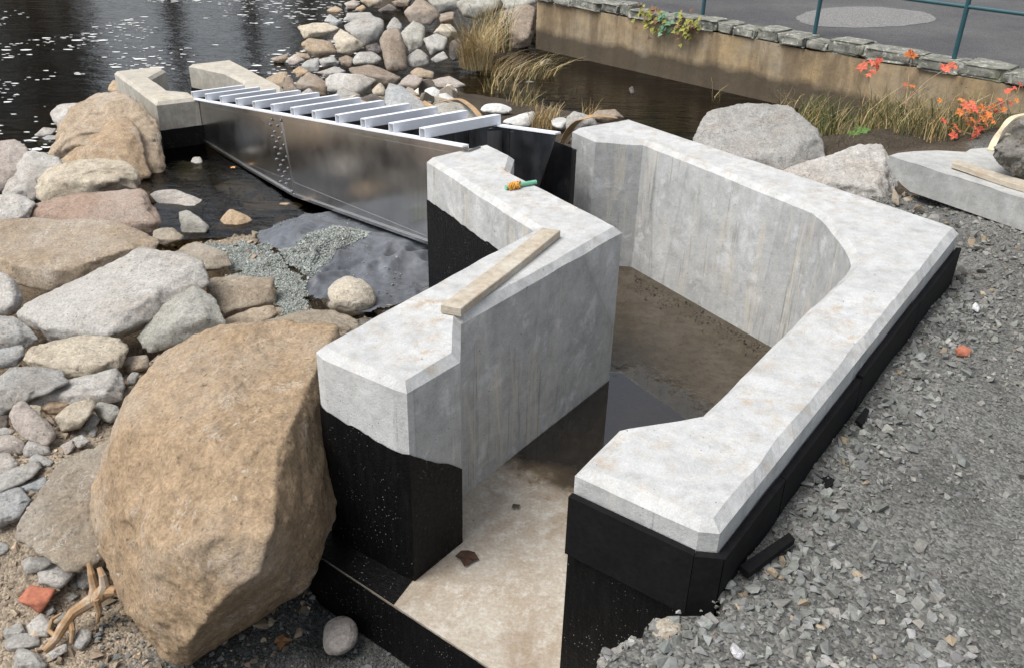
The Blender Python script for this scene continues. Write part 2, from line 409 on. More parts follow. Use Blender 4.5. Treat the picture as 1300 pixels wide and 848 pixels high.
def ground_z(x, y):
    x, y = np.asarray(x, float), np.asarray(y, float); sh = x.shape; x, y = x.ravel(), y.ravel()
    num, den = np.zeros_like(x), np.zeros_like(x)
    for sx, sy, sz in spots:
        w = 1 / ((x - sx) ** 2 + (y - sy) ** 2 + .004) ** 2
        num += w * sz; den += w
    z = num / den
    far = np.clip((y - 30) / 18, 0, 1); z = z * (1 - far) + far * 1.6
    q = np.stack([x, y, np.zeros_like(x)], 1)
    z = z + .02 * fbm(q * 1.7, 3) + .008 * fbm(q * 9, 2)
    z[inside(PIT, x, y)] = -.27
    s = (x - RA[0]) * RWN[0] + (y - RA[1]) * RWN[1]; t = (x - RA[0]) * RWD[0] + (y - RA[1]) * RWD[1]
    z[(s > .2) & (t > -.1)] = np.minimum(z[(s > .2) & (t > -.1)], .45)
    return z.reshape(sh)
SINKS = [np.array([P2(x, y, 0) for x, y in q]) for q in ([(-200, 185), (10, 182), (60, 215), (190, 232), (240, 290), (290, 312), (345, 352), (285, 396), (180, 436), (160, 476), (60, 540), (0, 560), (-200, 560)],
         [(345, 75), (410, 30), (440, 5), (640, -20), (640, 50), (575, 95), (530, 118), (480, 138), (400, 130), (340, 118)])]
sheet_px = [(326, 296), (338, 274), (366, 264), (402, 255), (440, 256), (480, 272), (560, 300), (640, 330), (620, 352), (545, 372), (548, 392), (505, 396), (462, 402), (418, 402), (398, 394), (388, 380), (400, 366), (382, 352), (352, 326), (330, 312)]
SHEET = np.array([P2(x, y, 0) for x, y in sheet_px])
surface_z = ground_z
def ground_z(x, y):
    z = surface_z(x, y); x, y = np.asarray(x, float), np.asarray(y, float)
    q = np.c_[x.ravel(), y.ravel(), 0 * x.ravel()] * 2.5
    jx, jy = .1 * vnoise(q).reshape(x.shape), .1 * vnoise(q + 30).reshape(x.shape)
    for s in SINKS: z = z - np.where(inside(s, x + jx, y + jy), .25, 0)
    z = z - np.where(inside(SHEET, x, y), .16, 0)
    return z
def gz(x, y): return float(ground_z(np.array([x]), np.array([y]))[0])
def hit(px, py):
    d = ray(px, py); t = (.9 - EYE) / d[2] * np.linspace(1, 6, 500)
    q = CAM + d * t[:, None]
    k = np.argmax(q[:, 2] < surface_z(q[:, 0], q[:, 1]))
    return q[k]
def axis(dense, far0, far1, step):
    a = [dense[0]]
    while a[-1] < dense[1]: a.append(a[-1] + step)
    g, lo, hi = step, [], []
    v = a[-1]
    while v < far1: g *= 1.18; v += g; hi.append(v)
    g, v = step, a[0]
    while v > far0: g *= 1.18; v -= g; lo.append(v)
    return np.array(lo[::-1] + a + hi)
gx, gy = axis((-3.6, 4.2), -260, 260, .045), axis((.9, 8.2), -60, 420, .045)
GX, GY = np.meshgrid(gx, gy); GZ = ground_z(GX, GY)
nx, ny = len(gx), len(gy)
idx = np.arange(nx * ny).reshape(ny, nx)
gf = np.stack([idx[:-1, :-1], idx[:-1, 1:], idx[1:, 1:], idx[1:, :-1]], -1).reshape(-1, 4)
def mat_ground():
    m = NT("ground"); at = m.new("ShaderNodeAttribute", attribute_name="tint"); v = m.coord(rand=False)
    a, b = m.noise(v, 3, 6, .65), m.noise(v, 45, 5, .7)
    vc = m.voro(v, 110, out='Color'); vd = m.voro(v, 110)
    bw = m.new("ShaderNodeRGBToBW"); m.l.new(vc, bw.inputs[0])
    c = m.mix(1, at.outputs['Color'], m.ramp(a, (.3, .7), (.7, 1.3)), 'MULTIPLY')
    c = m.mix(.8, c, m.ramp(bw.outputs[0], (.15, .5), (.8, 1.5)), 'MULTIPLY')
    c = m.mix(.6, c, m.ramp(b, (.3, .6), (.7, 1.3)), 'MULTIPLY')
    n = m.bump(m.math('SUBTRACT', 1, vd), .8, .006); n = m.bump(b, .6, .006, n)
    return m.done(c, .95, n, Specular_IOR_Level=.2)
ground = obj("ground", np.stack([GX.ravel(), GY.ravel(), GZ.ravel()], 1), gf, mat_ground(), origin=np.zeros(3), smooth=True, kind="structure")
# soil kinds: grey crushed stone on the fill, tan dirt on the left bank, brown silt on the bed
fx, fy, fz = GX.ravel(), GY.ravel(), GZ.ravel()
grey, tan, silt, fines = np.array([.125, .124, .115]), np.array([.26, .212, .158]), np.array([.085, .06, .036]), np.array([.095, .096, .09])
nz = .25 * fbm(np.stack([fx, fy, 0 * fx], 1) * 1.6, 3)
sunk = np.zeros(len(fx), bool)
for s in SINKS: sunk |= inside(s, fx, fy)
wl = np.clip((-.75 - fx + nz * .5 - .35 * np.clip(2.0 - fy, 0, 2)) / .3, 0, 1)[:, None]
col = grey * (1 - wl) + np.where(sunk[:, None], np.array([.13, .095, .062]), tan) * wl  # sunken gaps darker: shade between the boulders put into the soil colour
pit = np.clip(((2.75 - fy) + nz * .6) / .3, 0, 1)[:, None] * np.clip((fx + 1.42 + nz * .5) / .25, 0, 1)[:, None] * (fz < .2)[:, None]
col = col * (1 - pit) + fines * .85 * pit
back = np.clip((fy - 4.8 + nz) / .5, 0, 1)[:, None] * (fz < .5)[:, None] * (fx > .3)[:, None]
col = col * (1 - back) + np.array([.075, .058, .04]) * back
farb = np.clip((fy - 6.3) / .6, 0, 1)[:, None]
col = col * (1 - farb) + np.array([.060, .047, .034]) * farb
wet = np.clip((-.10 - fz + nz * .12) / .08, 0, 1)[:, None] * np.clip((fy - 5.3) / .5, 0, 1)[:, None]
deep = np.clip((-.3 - fz) / .25, 0, 1)[:, None]
col = col * (1 - wet) + silt * wet * (1 - .62 * deep)
ca = ground.data.color_attributes.new("tint", 'FLOAT_COLOR', 'POINT')
ca.data.foreach_set("color", np.concatenate([col, np.ones((len(col), 1))], 1).ravel())

# ------------------------------------------------------------------ water
def mat_water(name, tint, ripple, fine, gloss=.03, ior=1.33, pool=None):
    m = NT(name); v = m.coord((1, 1, 1), rand=False, kind='Object')
    m.n.remove(m.b)
    a, b = m.noise(m.coord((1.0, 2.4, 1), rand=False), 2.4, 4, .55), m.noise(m.coord((1.0, 2.0, 1), rand=False), 9, 4, .6)
    n = m.bump(a, ripple, .05); n = m.bump(b, fine, .012, n)
    fr = m.new("ShaderNodeFresnel"); fr.inputs['IOR'].default_value = ior; m.l.new(n, fr.inputs['Normal'])
    g = m.new("ShaderNodeBsdfGlossy"); g.inputs['Roughness'].default_value = gloss; m.l.new(n, g.inputs['Normal'])
    t = m.new("ShaderNodeBsdfTransparent"); t.inputs[0].default_value = (*tint, 1)
    fac = fr.outputs[0]
    if pool is not None:                                      # a thin film: the sheet of water breaks up into damp spots at its edge
        ge = m.new("ShaderNodeNewGeometry"); sb = m.new("ShaderNodeVectorMath", operation='DISTANCE'); m.l.new(ge.outputs['Position'], sb.inputs[0]); sb.inputs[1].default_value = (*pool[0], .006)
        dd = m.math('ADD', m.math('DIVIDE', sb.outputs['Value'], pool[1]), m.math('MULTIPLY', m.math('SUBTRACT', m.noise(v, 14, 10, .78), .5), 1.1))
        cover = m.ramp(dd, (.78, 1), (.95, 0)); fac = m.math('MULTIPLY', fac, cover)
        t_col = m.mix(cover, (1, 1, 1), tint)
    if pool is not None: m.l.new(t_col, t.inputs[0])
    x = m.new("ShaderNodeMixShader"); m.l.new(fac, x.inputs[0]); m.l.new(t.outputs[0], x.inputs[1]); m.l.new(g.outputs[0], x.inputs[2])
    m.l.new(x.outputs[0], m.out.inputs['Surface'])
    return m.m
wp = [(-250, 5.2), (-4, 5.6), (-2, 6.0), (0, 6.15), (2, 6.3), (4, 6.6), (250, 6.6), (250, 400), (-250, 400)]
obj("water", [(x, y, WATER) for x, y in wp], [range(len(wp))], mat_water("river water", (.27, .25, .18), .32, .25), origin=np.zeros(3), kind="structure")

# ------------------------------------------------------------------ concrete structure
def chamfered(name, T, z0, z1, c, mat, parent=None, step=.05, jit=.0026, **kw):
    t = resample(T, step); o = outset(t, c); n = len(t)
    q = np.concatenate([t, np.zeros((n, 1))], 1)
    j1, j2 = jit * fbm(q * 7, 3), jit * fbm(q * 7 + 40, 3)
    cen = np.zeros(2)
    d = (o - t) / c
    v = [np.c_[o, np.full(n, z0)], np.c_[o + d * 0, np.full(n, z0 * .5 + z1 * .5)], np.c_[o + d * j1[:, None] * .5, z1 - c * .95 + j1 * 1.5], np.c_[t + d * j2[:, None] * 1.8, np.full(n, z1)]]
    f = []
    s = 1 if poly_area(t) > 0 else -1
    for k in range(3):
        for i in range(n):
            q4 = [k * n + i, k * n + (i + 1) % n, (k + 1) * n + (i + 1) % n, (k + 1) * n + i]
            f.append(q4 if s > 0 else q4[::-1])
    capf = list(range(3 * n, 4 * n)); f.append(capf if s > 0 else capf[::-1])
    return obj(name, np.concatenate(v), f, mat, parent, **kw)
def strip(path, z0, z1, jag, step=.02, th=.003, ztop=None):
    """thin coat on a wall along an open plan path, with a brushed upper edge; path already lies proud of the wall"""
    pts, zz = [], []
    z1 = list(z1) if np.ndim(z1) else [z1] * len(path)
    for a, b, za, zb in zip(path[:-1], path[1:], z1[:-1], z1[1:]):
        a, b = np.array(a), np.array(b); k = max(1, int(np.linalg.norm(b - a) / step))
        pts += [a + (b - a) * i / k for i in range(k)]; zz += [za + (zb - za) * i / k for i in range(k)]
    pts.append(np.array(path[-1])); zz.append(z1[-1]); pts = np.array(pts); n = len(pts); z1 = np.array(zz)
    q = np.c_[pts, np.zeros(n)]
    top = z1 + jag * (fbm(q * 7, 2) + .6 * fbm(q * 45, 2))
    m = MB()
    m.add(np.r_[np.c_[pts, np.full(n, z0)], np.c_[pts, top]], [(i, i + 1, n + i + 1, n + i) for i in range(n - 1)])
    return m
lw = thing("chamber_wall", [*LW.mean(0), 0], "Z-shaped grey concrete wall with flared ends, a loose plank lying on its top", "concrete wall")
chamfered("concrete_wall", LW, -.06, TOP, C, M_CONC, lw)
LC = outset(LW, C + .004)
zc = above(LC[1], 521)
mb = strip([LC[0], LC[1], LC[2], LC[3], LC[4]], -.02, [zc, zc, above(LC[2], 574), above(LC[3], 577), above(LC[4], 593)], .008)
obj("bitumen_coating", mb.v, mb.f, M_TAR, lw)
mb = strip([LC[10], LC[11], LC[0]], -.3, zc - .01, .007); obj("bitumen_coating", mb.v, mb.f, M_TAR, lw)

rw = thing("chamber_wall", [*RW.mean(0), 0], "L-shaped grey concrete wall with rounded inner corner beside the gravel", "concrete wall")
chamfered("concrete_wall", RW, -.06, TOP, C, M_CONC, rw)
RC = outset(RW, C + .004); RB1 = outset(RW, C + .006)
mb = strip([RC[0] + (RC[1] - RC[0]) * .0, RC[1], RC[2]], -.3, .62, .0); obj("bitumen_coating", mb.v, mb.f, M_TAR, rw)
mb = strip([RC[3], RC[4], RC[5]], -.3, .45, .01); obj("bitumen_coating", mb.v, mb.f, M_TAR, rw)
RBo = outset(RW, C + .028)
_e = (RB1[1] - RB1[0]) / np.linalg.norm(RB1[1] - RB1[0]); _p = np.array([_e[1], -_e[0]]); _p = _p if _p @ (RBo[1] - RB1[1]) > 0 else -_p
RB1[0] = RC[0] + _e * .004 + _p * .003; RBo[0] = RB1[0] + _p * .022
def board(a, b, ao, bo, z0, z1):
    m = MB()
    m.add([(*a, z0), (*b, z0), (*bo, z0), (*ao, z0), (*a, z1), (*b, z1), (*bo, z1), (*ao, z1)],
          [(0, 3, 2, 1), (4, 5, 6, 7), (0, 1, 5, 4), (1, 2, 6, 5), (2, 3, 7, 6), (3, 0, 4, 7)])
    return m.build("protection_board", M_BOARD, rw)
lerp = lambda a, b, t: np.array(a) + (np.array(b) - np.array(a)) * t
zbt, zbb = above(RC[1], 697), above(RC[0], 695)
board(RB1[0], RB1[1], RBo[0], RBo[1], zbb, zbt)
board(lerp(RB1[1], RB1[2], .02), RB1[2], lerp(RBo[1], RBo[2], .02), RBo[2], zbb - .005, zbt - .003)
cuts = [0.0, .16, .43, .72, 1.0]
for a, b in zip(cuts[:-1], cuts[1:]):
    a = a + .003; dz = random.uniform(-.012, .006)
    board(lerp(RB1[2], RB1[3], a), lerp(RB1[2], RB1[3], b), lerp(RBo[2], RBo[3], a), lerp(RBo[2], RBo[3], b), .35, zbt - .006 + dz)
def wire(pts, r=.0008):
    pts = [.5 * ((2 * b) + (c - a) * t + (2 * a - 5 * b + 4 * c - d) * t * t + (-a + 3 * b - 3 * c + d) * t ** 3) for a, b, c, d in zip([pts[0]] + pts, pts, pts[1:], pts[2:] + [pts[-1]]) for t in (0, .25, .5, .75)]
    m = MB(); m.tube(pts, r, 5); return m.build("tie_wire", M_WIRE, rw)
fn = (RBo[1] - RB1[1]); fn = np.array([*(fn / np.linalg.norm(fn)), 0]) * .004
def on_front(x, y):
    n2 = np.array([RBo[1][1] - RBo[0][1], -(RBo[1] - RBo[0])[0], 0])
    return on_plane(x, y, [*RBo[0], .7], n2) + np.array([*(-FD[::-1] * [1, -1] * 0), 0]) - np.array([0, .004, 0])
def on_corner(x, y):
    n2 = np.array([RBo[2][1] - RBo[1][1], -(RBo[2] - RBo[1])[0], 0])
    return on_plane(x, y, [*RBo[1], .7], n2) - np.array([0, .004, 0])

# floor slab: dry tan concrete near the mouth, brown and wet further in
ca_, cb_ = P2(655, 600, 0), P2(800, 480, 0)
FDIR = (cb_ - ca_) / np.linalg.norm(cb_ - ca_)
def mat_floor():
    m = NT("chamber floor"); v = m.coord(rand=False)
    d = m.new("ShaderNodeVectorMath", operation='DOT_PRODUCT'); m.l.new(v, d.inputs[0]); d.inputs[1].default_value = (*FDIR, 0)
    a, b, f = m.noise(v, 4, 8, .72), m.noise(v, 16, 10, .8), m.noise(v, 80, 5, .75)
    pos = m.math('SUBTRACT', d.outputs['Value'], float(np.dot(ca_, FDIR)))
    wetf = m.ramp(m.math('ADD', pos, m.math('MULTIPLY', m.math('SUBTRACT', a, .5), .55)), (-.02, 0), (.16, 1))
    dry = m.mix(m.ramp(a, (.35, 0), (.65, 1)), (.39, .35, .29), (.28, .215, .15))
    dry = m.mix(m.ramp(b, (.46, 0), (.62, .85)), dry, (.50, .475, .425))
    dry = m.mix(m.ramp(m.noise(v, 2.2, 5, .65, .6), (.52, 0), (.64, .75)), dry, (.22, .155, .095))
    wet = m.mix(m.ramp(b, (.3, 0), (.7, 1)), (.032, .024, .015), (.072, .054, .033))
    wet = m.mix(m.ramp(a, (.45, 0), (.7, .6)), wet, (.10, .085, .064))
    c = m.mix(wetf, dry, wet)
    c = m.mix(.7, c, m.ramp(f, (.3, .65), (.7, 1.3)), 'MULTIPLY')
    spk = m.ramp(m.voro(v, 34), (.10, 1), (.16, 0)); g2 = m.ramp(m.noise(v, 5, 3, .6), (.55, 0), (.65, 1))
    c = m.mix(m.math('MULTIPLY', m.math('MULTIPLY', spk, g2), .6), c, (.04, .032, .025))
    n = m.bump(b, .25, .006); n = m.bump(f, .3, .002, n)
    return m.done(c, m.ramp(wetf, (0, .9), (1, .20)), n, Specular_IOR_Level=.5)
slab = thing("floor_slab", [*F0, -.2], "stained concrete floor slab of the chamber with black front edge", "concrete floor")
m = MB(); n = len(SLAB)
m.add([(*p, -.26) for p in SLAB] + [(*p, 0) for p in SLAB], [list(range(n)) if poly_area(SLAB) < 0 else list(range(n))[::-1], list(range(n, 2 * n))] + [(i, (i + 1) % n, n + (i + 1) % n, n + i) for i in range(n)])
so = m.build("concrete_slab", mat_floor(), slab)
for vtx in so.data.vertices: vtx.co.x += F0[0]; vtx.co.y += F0[1]; vtx.co.z += -.2
so.location = (-F0[0], -F0[1], .2)             # keep the shader's object space on the world origin
nf = np.array([-FD[1], FD[0]]); nf = nf if nf[1] < 0 else -nf
lft = LO[0] - F0; lft = lft / np.linalg.norm(lft)
mb = strip([F0 + lft * .5 - np.array([.004, 0]), F0 + nf * .004 - np.array([.003, 0]), F0 + FD * 1.75 + nf * .004], -.26, -.003, .002)
obj("bitumen_coating", mb.v, mb.f, M_TAR, slab)
mb = MB()
ledge = [F0, F0 + FD * float((P2(505, 763, 0) - F0) @ FD), LC[3] - FD * .01, LC[2], LC[1], LC[0], LO[0]]
mb.plate([(*p, .001) for p in ledge], (0, 0, .003)); mb.build("bitumen_coating", M_TAR, slab)
pud_px = [(640, 582), (690, 545), (765, 485), (778, 440), (830, 450), (880, 470), (910, 500), (930, 530), (940, 560), (930, 600), (860, 650), (770, 660), (728, 650), (690, 650), (640, 630)]
pp = resample([P2(x, y, .006) for x, y in pud_px], .03)
q = np.c_[pp, np.zeros(len(pp))]
ctr = pp.mean(0); pp = pp[::-1] if poly_area(pp) < 0 else pp
q = np.c_[pp, np.zeros(len(pp))]
pp = pp + (pp - ctr) * (.03 * fbm(q * 9, 3) + .03 * fbm(q * 40, 2))[:, None]
obj("puddle", [(*p, .006) for p in pp], [range(len(pp))], mat_water("puddle water", (.85, .77, .64), .0, .012, .0, 2.3, (P2(765, 535, .006), .62)), kind="structure")

# far concrete pair at the river end of the flume
FZ = .27
FLW = [P2(x, y, FZ) for x, y in [(149, 91), (201, 85.5), (206, 89), (187, 99), (211, 115.5), (238, 118), (246, 124.5), (201, 129.5)]]
FRW = [P2(x, y, FZ) for x, y in [(245, 82), (291, 77), (355, 110), (356, 117), (312, 121), (306, 112), (313, 104), (287, 90.5)]]
for T, lab in ((FLW, "small weathered concrete wall with black base at the river end, touching the tan boulders"), (FRW, "small weathered concrete wall at the river end, on the far side of the flume")):
    t = thing("flume_end_wall", [*np.mean(T, 0), WATER], lab, "concrete wall")
    chamfered("concrete_wall", T, -.75, FZ, .03, M_CONCF, t)
    e = outset(T, .034); z_ = above(outset(T, .03)[7 if T is FLW else 4], 166) if T is FLW else .02
    e = list(e) + [e[0]]
    mb = strip(e, -.75, z_, .004, .04); obj("bitumen_coating", mb.v, mb.f, M_TAR, t)

# ------------------------------------------------------------------ aluminium fish-ladder flume
FL, NL = P(247, 126, .24), P(549, 178.5, .82)
U3 = NL - FL; U = np.array([*(U3[:2] / np.linalg.norm(U3[:2])), 0]); NN = np.array([-U[1], U[0], 0]); NN = NN if NN[0] > 0 else -NN
WID = .53
SLP = U3 / np.linalg.norm(U3)
def side(x, y): return on_plane(x, y, FL, NN)
NLe = FL + U3 * 1.09
bot = [side(256.5, 179), side(314, 226), side(375, 250), side(541, 309)]
for b_ in bot: b_[2] = max(b_[2], WATER + .012)
bend = bot[3] + (bot[3] - bot[2]) / np.linalg.norm(bot[3] - bot[2]) * .35
fl = thing("fish_ladder_flume", [*((FL + NL) / 2)[:2], WATER], "long riveted aluminium flume with white cross bars between the concrete walls", "metal flume")
TH = NN * .006
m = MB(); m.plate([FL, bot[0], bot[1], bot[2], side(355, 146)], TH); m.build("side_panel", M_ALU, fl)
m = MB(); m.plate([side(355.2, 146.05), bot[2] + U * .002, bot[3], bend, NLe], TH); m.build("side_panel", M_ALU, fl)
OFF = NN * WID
m = MB(); m.plate([p + OFF for p in (FL, *bot, bend, FL + U3 * 1.13)], TH); m.build("side_panel", M_ALU_SHADE, fl)
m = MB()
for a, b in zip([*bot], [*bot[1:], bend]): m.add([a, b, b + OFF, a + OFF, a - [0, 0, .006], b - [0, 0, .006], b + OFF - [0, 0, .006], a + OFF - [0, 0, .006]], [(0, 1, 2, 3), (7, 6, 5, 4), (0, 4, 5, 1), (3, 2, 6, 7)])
m.build("bottom_panel", M_ALU_SHADE, fl)
for base, nm, e in ((np.zeros(3) - NN * .018, "top_flange", NLe), (OFF + NN * .012, "top_flange", FL + U3 * 1.13)):
    m = MB(); a, b = FL + base, e + base
    m.box((a + b) / 2 + [0, 0, .006], b - a, NN * .045, np.array([0, 0, .011])); m.build(nm, M_STRUT, fl)
m = MB()
for a, b in zip([*bot], [*bot[1:], bend]): m.box((a + b) / 2 - NN * .008 + [0, 0, .012], b - a, NN * .010, np.array([0, 0, .022]))
m.build("bottom_flange", M_ALU, fl)
for dz_, pa, pb in ((-.055, FL, NLe), (.05, bot[1], bot[3])):
    m = MB(); a, b = pa + [0, 0, dz_], pb + [0, 0, dz_]; m.box((a + b) / 2 - NN * .0012, b - a, NN * .002, np.array([0, 0, .0025])); m.build("weld_line", M_ALU, fl)
sa, sb = side(355.5, 147.5), side(374.5, 249)
m = MB(); m.box((sa + sb) / 2 - NN * .004, sb - sa, NN * .006, U * .016); m.build("seam_strip", M_ALU, fl)
bm = bmesh.new(); bmesh.ops.create_uvsphere(bm, u_segments=8, v_segments=5, radius=.012); rivet_me = bpy.data.meshes.new("rivet"); bm.to_mesh(rivet_me); bm.free(); rivet_me.materials.append(M_ALU_SHADE)
for a, b in [(447, 240), (438, 265), (473, 270), (490, 245), (458, 300), (497, 305), (448, 322), (480, 330), (468, 350), (505, 365), (460, 378), (488, 385), (478, 410), (518, 422), (468, 435), (500, 442), (487, 465), (525, 478), (478, 490), (507, 497), (497, 520), (530, 535), (487, 545), (515, 555), (505, 577), (543, 592)]:
    p = side(230 + a * .2594, 90 + b * .2594) - NN * .002
    r = bpy.data.objects.new("rivet", rivet_me); COL.objects.link(r); r.parent = fl; r.location = p - np.array(fl["at"])
NS = 12
for i in range(NS):
    t = .012 + .972 * i / (NS - 1); p = FL + U3 * t - NN * .03 + [0, 0, .013]
    L = NN * (WID + .05 if i > 2 else WID - .02)
    m = MB()
    m.box(p + L / 2 + [0, 0, .058], L, SLP * .066, np.array([0, 0, .006]))
    m.box(p + L / 2 + SLP * .030 + [0, 0, .0275], L, SLP * .006, np.array([0, 0, .055]))
    m.box(p + L / 2 - SLP * .030 + [0, 0, .0275], L, SLP * .006, np.array([0, 0, .055]))
    m.build("cross_bar", M_STRUT, fl)
for i in range(13):
    t = .03 + 1.06 * i / 12; p = FL + U3 * t; h = .34 + .26 * t
    for s in (0, 1):
        q = p + (OFF - NN * .002 if s else NN * .008); w = -NN * .10 if s else NN * .10
        if s and i == 12: continue
        m = MB(); m.plate([q - [0, 0, .02], q + w - U * .03 - [0, 0, .02], q + w - U * .03 - [0, 0, h], q - [0, 0, h]], SLP * .007); m.build("baffle", M_ALU_SHADE, fl)
for x_ in (597, 622, 649):
    q = on_plane(x_, 171, FL + OFF - NN * .004, NN); e = float(np.dot(q - FL, U)); zt = FL[2] + (NL[2] - FL[2]) * e / float(np.dot(NL - FL, U))
    m = MB(); m.box(np.array([q[0], q[1], zt - .33]), U * .012, NN * .02, np.array([0, 0, .62])); m.build("lit_baffle_edge", M_ALU, fl)  # added strips standing in for baffle edges that catch the light
wa, wb, wc = P(549, 172, .80), P(588, 190, .80), P(600, 195, .80)
m = MB(); m.plate([wa, wc, wc - [0, 0, .8], wa - [0, 0, .8]], TH); m.build("wing_plate", M_ALU, fl)
wa, wb = P(647, 157, .80), P(727, 188, .80)
wn_ = np.cross(wb - wa, [0, 0, 1]); wn_ = wn_ / np.linalg.norm(wn_) * .006
m = MB(); m.plate([wa, wb, wb - [0, 0, .80], wa - [0, 0, .8]], wn_); m.build("wing_plate", M_ALU_SHADE, fl)
m = MB(); m.box(wb - [0, 0, .40] - wn_, (wb - wa) / np.linalg.norm(wb - wa) * .035, wn_ * 4, np.array([0, 0, .78])); m.build("rubber_seal", M_RUB, fl)

# ------------------------------------------------------------------ retaining wall, capstones, pavement, railing
def mat_retain():
    m = NT("old retaining wall"); v = m.coord(rand=False); vs = m.coord((2.4, 2.4, .45), rand=False)
    a, b, f = m.noise(v, 1.6, 6, .65), m.noise(v, 9, 7, .7), m.noise(vs, 1.2, 6, .65)
    c = m.mix(m.ramp(a, (.35, 0), (.65, 1)), (.38, .275, .15), (.30, .25, .18))
    c = m.mix(m.ramp(f, (.47, 0), (.6, .8)), c, (.17, .125, .08))
    c = m.mix(.6, c, m.ramp(b, (.3, .6), (.7, 1.25)), 'MULTIPLY')
    sp = m.new("ShaderNodeSeparateXYZ"); g = m.new("ShaderNodeNewGeometry"); m.l.new(g.outputs['Position'], sp.inputs[0])
    wb_ = m.ramp(m.math('ADD', sp.outputs[2], m.math('MULTIPLY', m.math('SUBTRACT', a, .5), .3)), (.07, 1), (.16, 0))
    c = m.mix(m.math('MULTIPLY', wb_, .88), c, (.065, .052, .038))      # old high-water band, still damp
    pock = m.math('MULTIPLY', m.ramp(m.voro(v, 26), (.12, 1), (.2, 0)), m.ramp(m.noise(v, 3, 3, .5), (.52, 0), (.6, 1)))
    c = m.mix(m.math('MULTIPLY', pock, .6), c, (.06, .045, .03))
    n = m.bump(b, .7, .012); n = m.bump(m.math('SUBTRACT', 1, pock), .6, .006, n)
    return m.done(c, .9, n, Specular_IOR_Level=.2)
rt = thing("retaining_wall", [*RA[:2], WATER], "tan stained retaining wall with rough capstones beside the still pool", "wall")
e0, e1 = RA[:2], RB[:2] + RWD * 5
m = MB(); segs = 60
g0 = [e0 + (e1 - e0) * i / segs for i in range(segs + 1)]
zs = [.5 + .012 * vnoise(np.array([[i * .7, 0, 0]]))[0] for i in range(segs + 1)]
v = []
for p, z in zip(g0, zs): v += [(*p, -1.2), (*p, z), (*(p + RWN * .4), z), (*(p + RWN * .4), -1.2)]
f = []
for i in range(segs):
    for k in range(3): f.append((4 * i + k, 4 * i + 4 + k, 4 * i + 5 + k, 4 * i + 1 + k))
f += [(0, 1, 2, 3), (4 * segs + 3, 4 * segs + 2, 4 * segs + 1, 4 * segs)]
m.add(v, f); m.build("concrete_face", mat_retain(), rt)
def mat_cap():
    m = NT("lichened capstone"); v = m.coord()
    a, b = m.noise(v, 7, 8, .7), m.noise(v, 34, 4, .65)
    c = m.mix(m.ramp(a, (.35, 0), (.65, 1)), (.11, .11, .095), (.28, .275, .24))
    li = m.ramp(m.noise(v, 18, 4, .6, .5), (.56, 0), (.64, 1)); c = m.mix(m.math('MULTIPLY', li, .7), c, (.5, .51, .46))
    c = m.mix(m.math('MULTIPLY', m.ramp(m.noise(v, 5, 3, .6), (.55, 0), (.7, 1)), .4), c, (.12, .13, .05))
    return m.done(c, .95, m.bump(a, .9, .02, m.bump(b, .5, .006)), Specular_IOR_Level=.2)
M_CAP = mat_cap()
ICO = {}
def ico(n):
    if n not in ICO:
        bm = bmesh.new(); bmesh.ops.create_icosphere(bm, subdivisions=n, radius=1); bm.verts.ensure_lookup_table()
        ICO[n] = (np.array([v.co[:] for v in bm.verts]), [[v.index for v in f.verts] for f in bm.faces]); bm.free()
    return ICO[n]
def boxstone(name, c, ax, ay, az, mat, parent=None, k=5, rough=.06, **kw):
    d, f = ico(k); e = .28
    q = np.sign(d) * np.abs(d) ** e * .5
    nrm = fbm(d * 1.6 + np.array(c) * 9, 4)
    q = q * (1 + rough * nrm)[:, None]
    v = np.array(c) + q @ np.array([ax, ay, az])
    return obj(name, v, f, mat, parent, smooth=True, **kw)
xs = [682, 703, 728, 764, 785, 798, 835, 862, 885, 909, 929, 958, 987, 1022, 1050, 1096, 1161, 1214, 1275, 1345]
def wall_at(px):
    # point of the wall line at image column px (top edge height)
    lo, hi = -1.0, 20.0
    for _ in range(50):
        mdl = (lo + hi) / 2; q = RM @ (np.array([*(RA[:2] + RWD * mdl), .5]) - CAM)
        if 650 + FPX * q[0] / q[2] < px: lo = mdl
        else: hi = mdl
    return lo
ws = [wall_at(x) for x in xs]
ws = ws + [ws[-1] + .45, ws[-1] + 1.0]
for a, b in zip(ws[:-1], ws[1:]):
    w = b - a; hgt = random.uniform(.09, .16); dep = random.uniform(.30, .40)
    cxy = RA[:2] + RWD * (a + b) / 2 + RWN * (dep / 2 - .03 + random.uniform(-.02, .03))
    boxstone("capstone", [*cxy, .505 + hgt / 2], np.array([*RWD, random.uniform(-.02, .02)]) * w * 1.0, np.array([*RWN, 0]) * dep, np.array([0, 0, hgt]), M_CAP, rt, 5, .13)
m = NT("asphalt"); v = m.coord(rand=False); a, b = m.noise(v, 1.2, 6, .6), m.voro(v, 120, out='Color')
bw = m.new("ShaderNodeRGBToBW"); m.l.new(b, bw.inputs[0])
c = m.mix(1, m.ramp(a, (.3, (.055, .055, .058)), (.7, (.095, .092, .09))), m.ramp(bw.outputs[0], (.2, .6), (.8, 1.5)), 'MULTIPLY')
M_ASPH = m.done(c, .9, m.bump(bw.outputs[0], .5, .004))
pv = [RA[:2] + RWD * -.1 + RWN * .3, RB[:2] + RWD * 60 + RWN * .3, RB[:2] + RWD * 60 + RWN * 60, RA[:2] - RWD * .1 + RWN * 60]
obj("pavement", [(*p, .60) for p in pv], [range(4)], M_ASPH, origin=np.zeros(3), kind="structure")
m = NT("pale gravel patch"); v = m.coord(rand=False); b = m.voro(v, 90, out='Color'); bw = m.new("ShaderNodeRGBToBW"); m.l.new(b, bw.inputs[0])
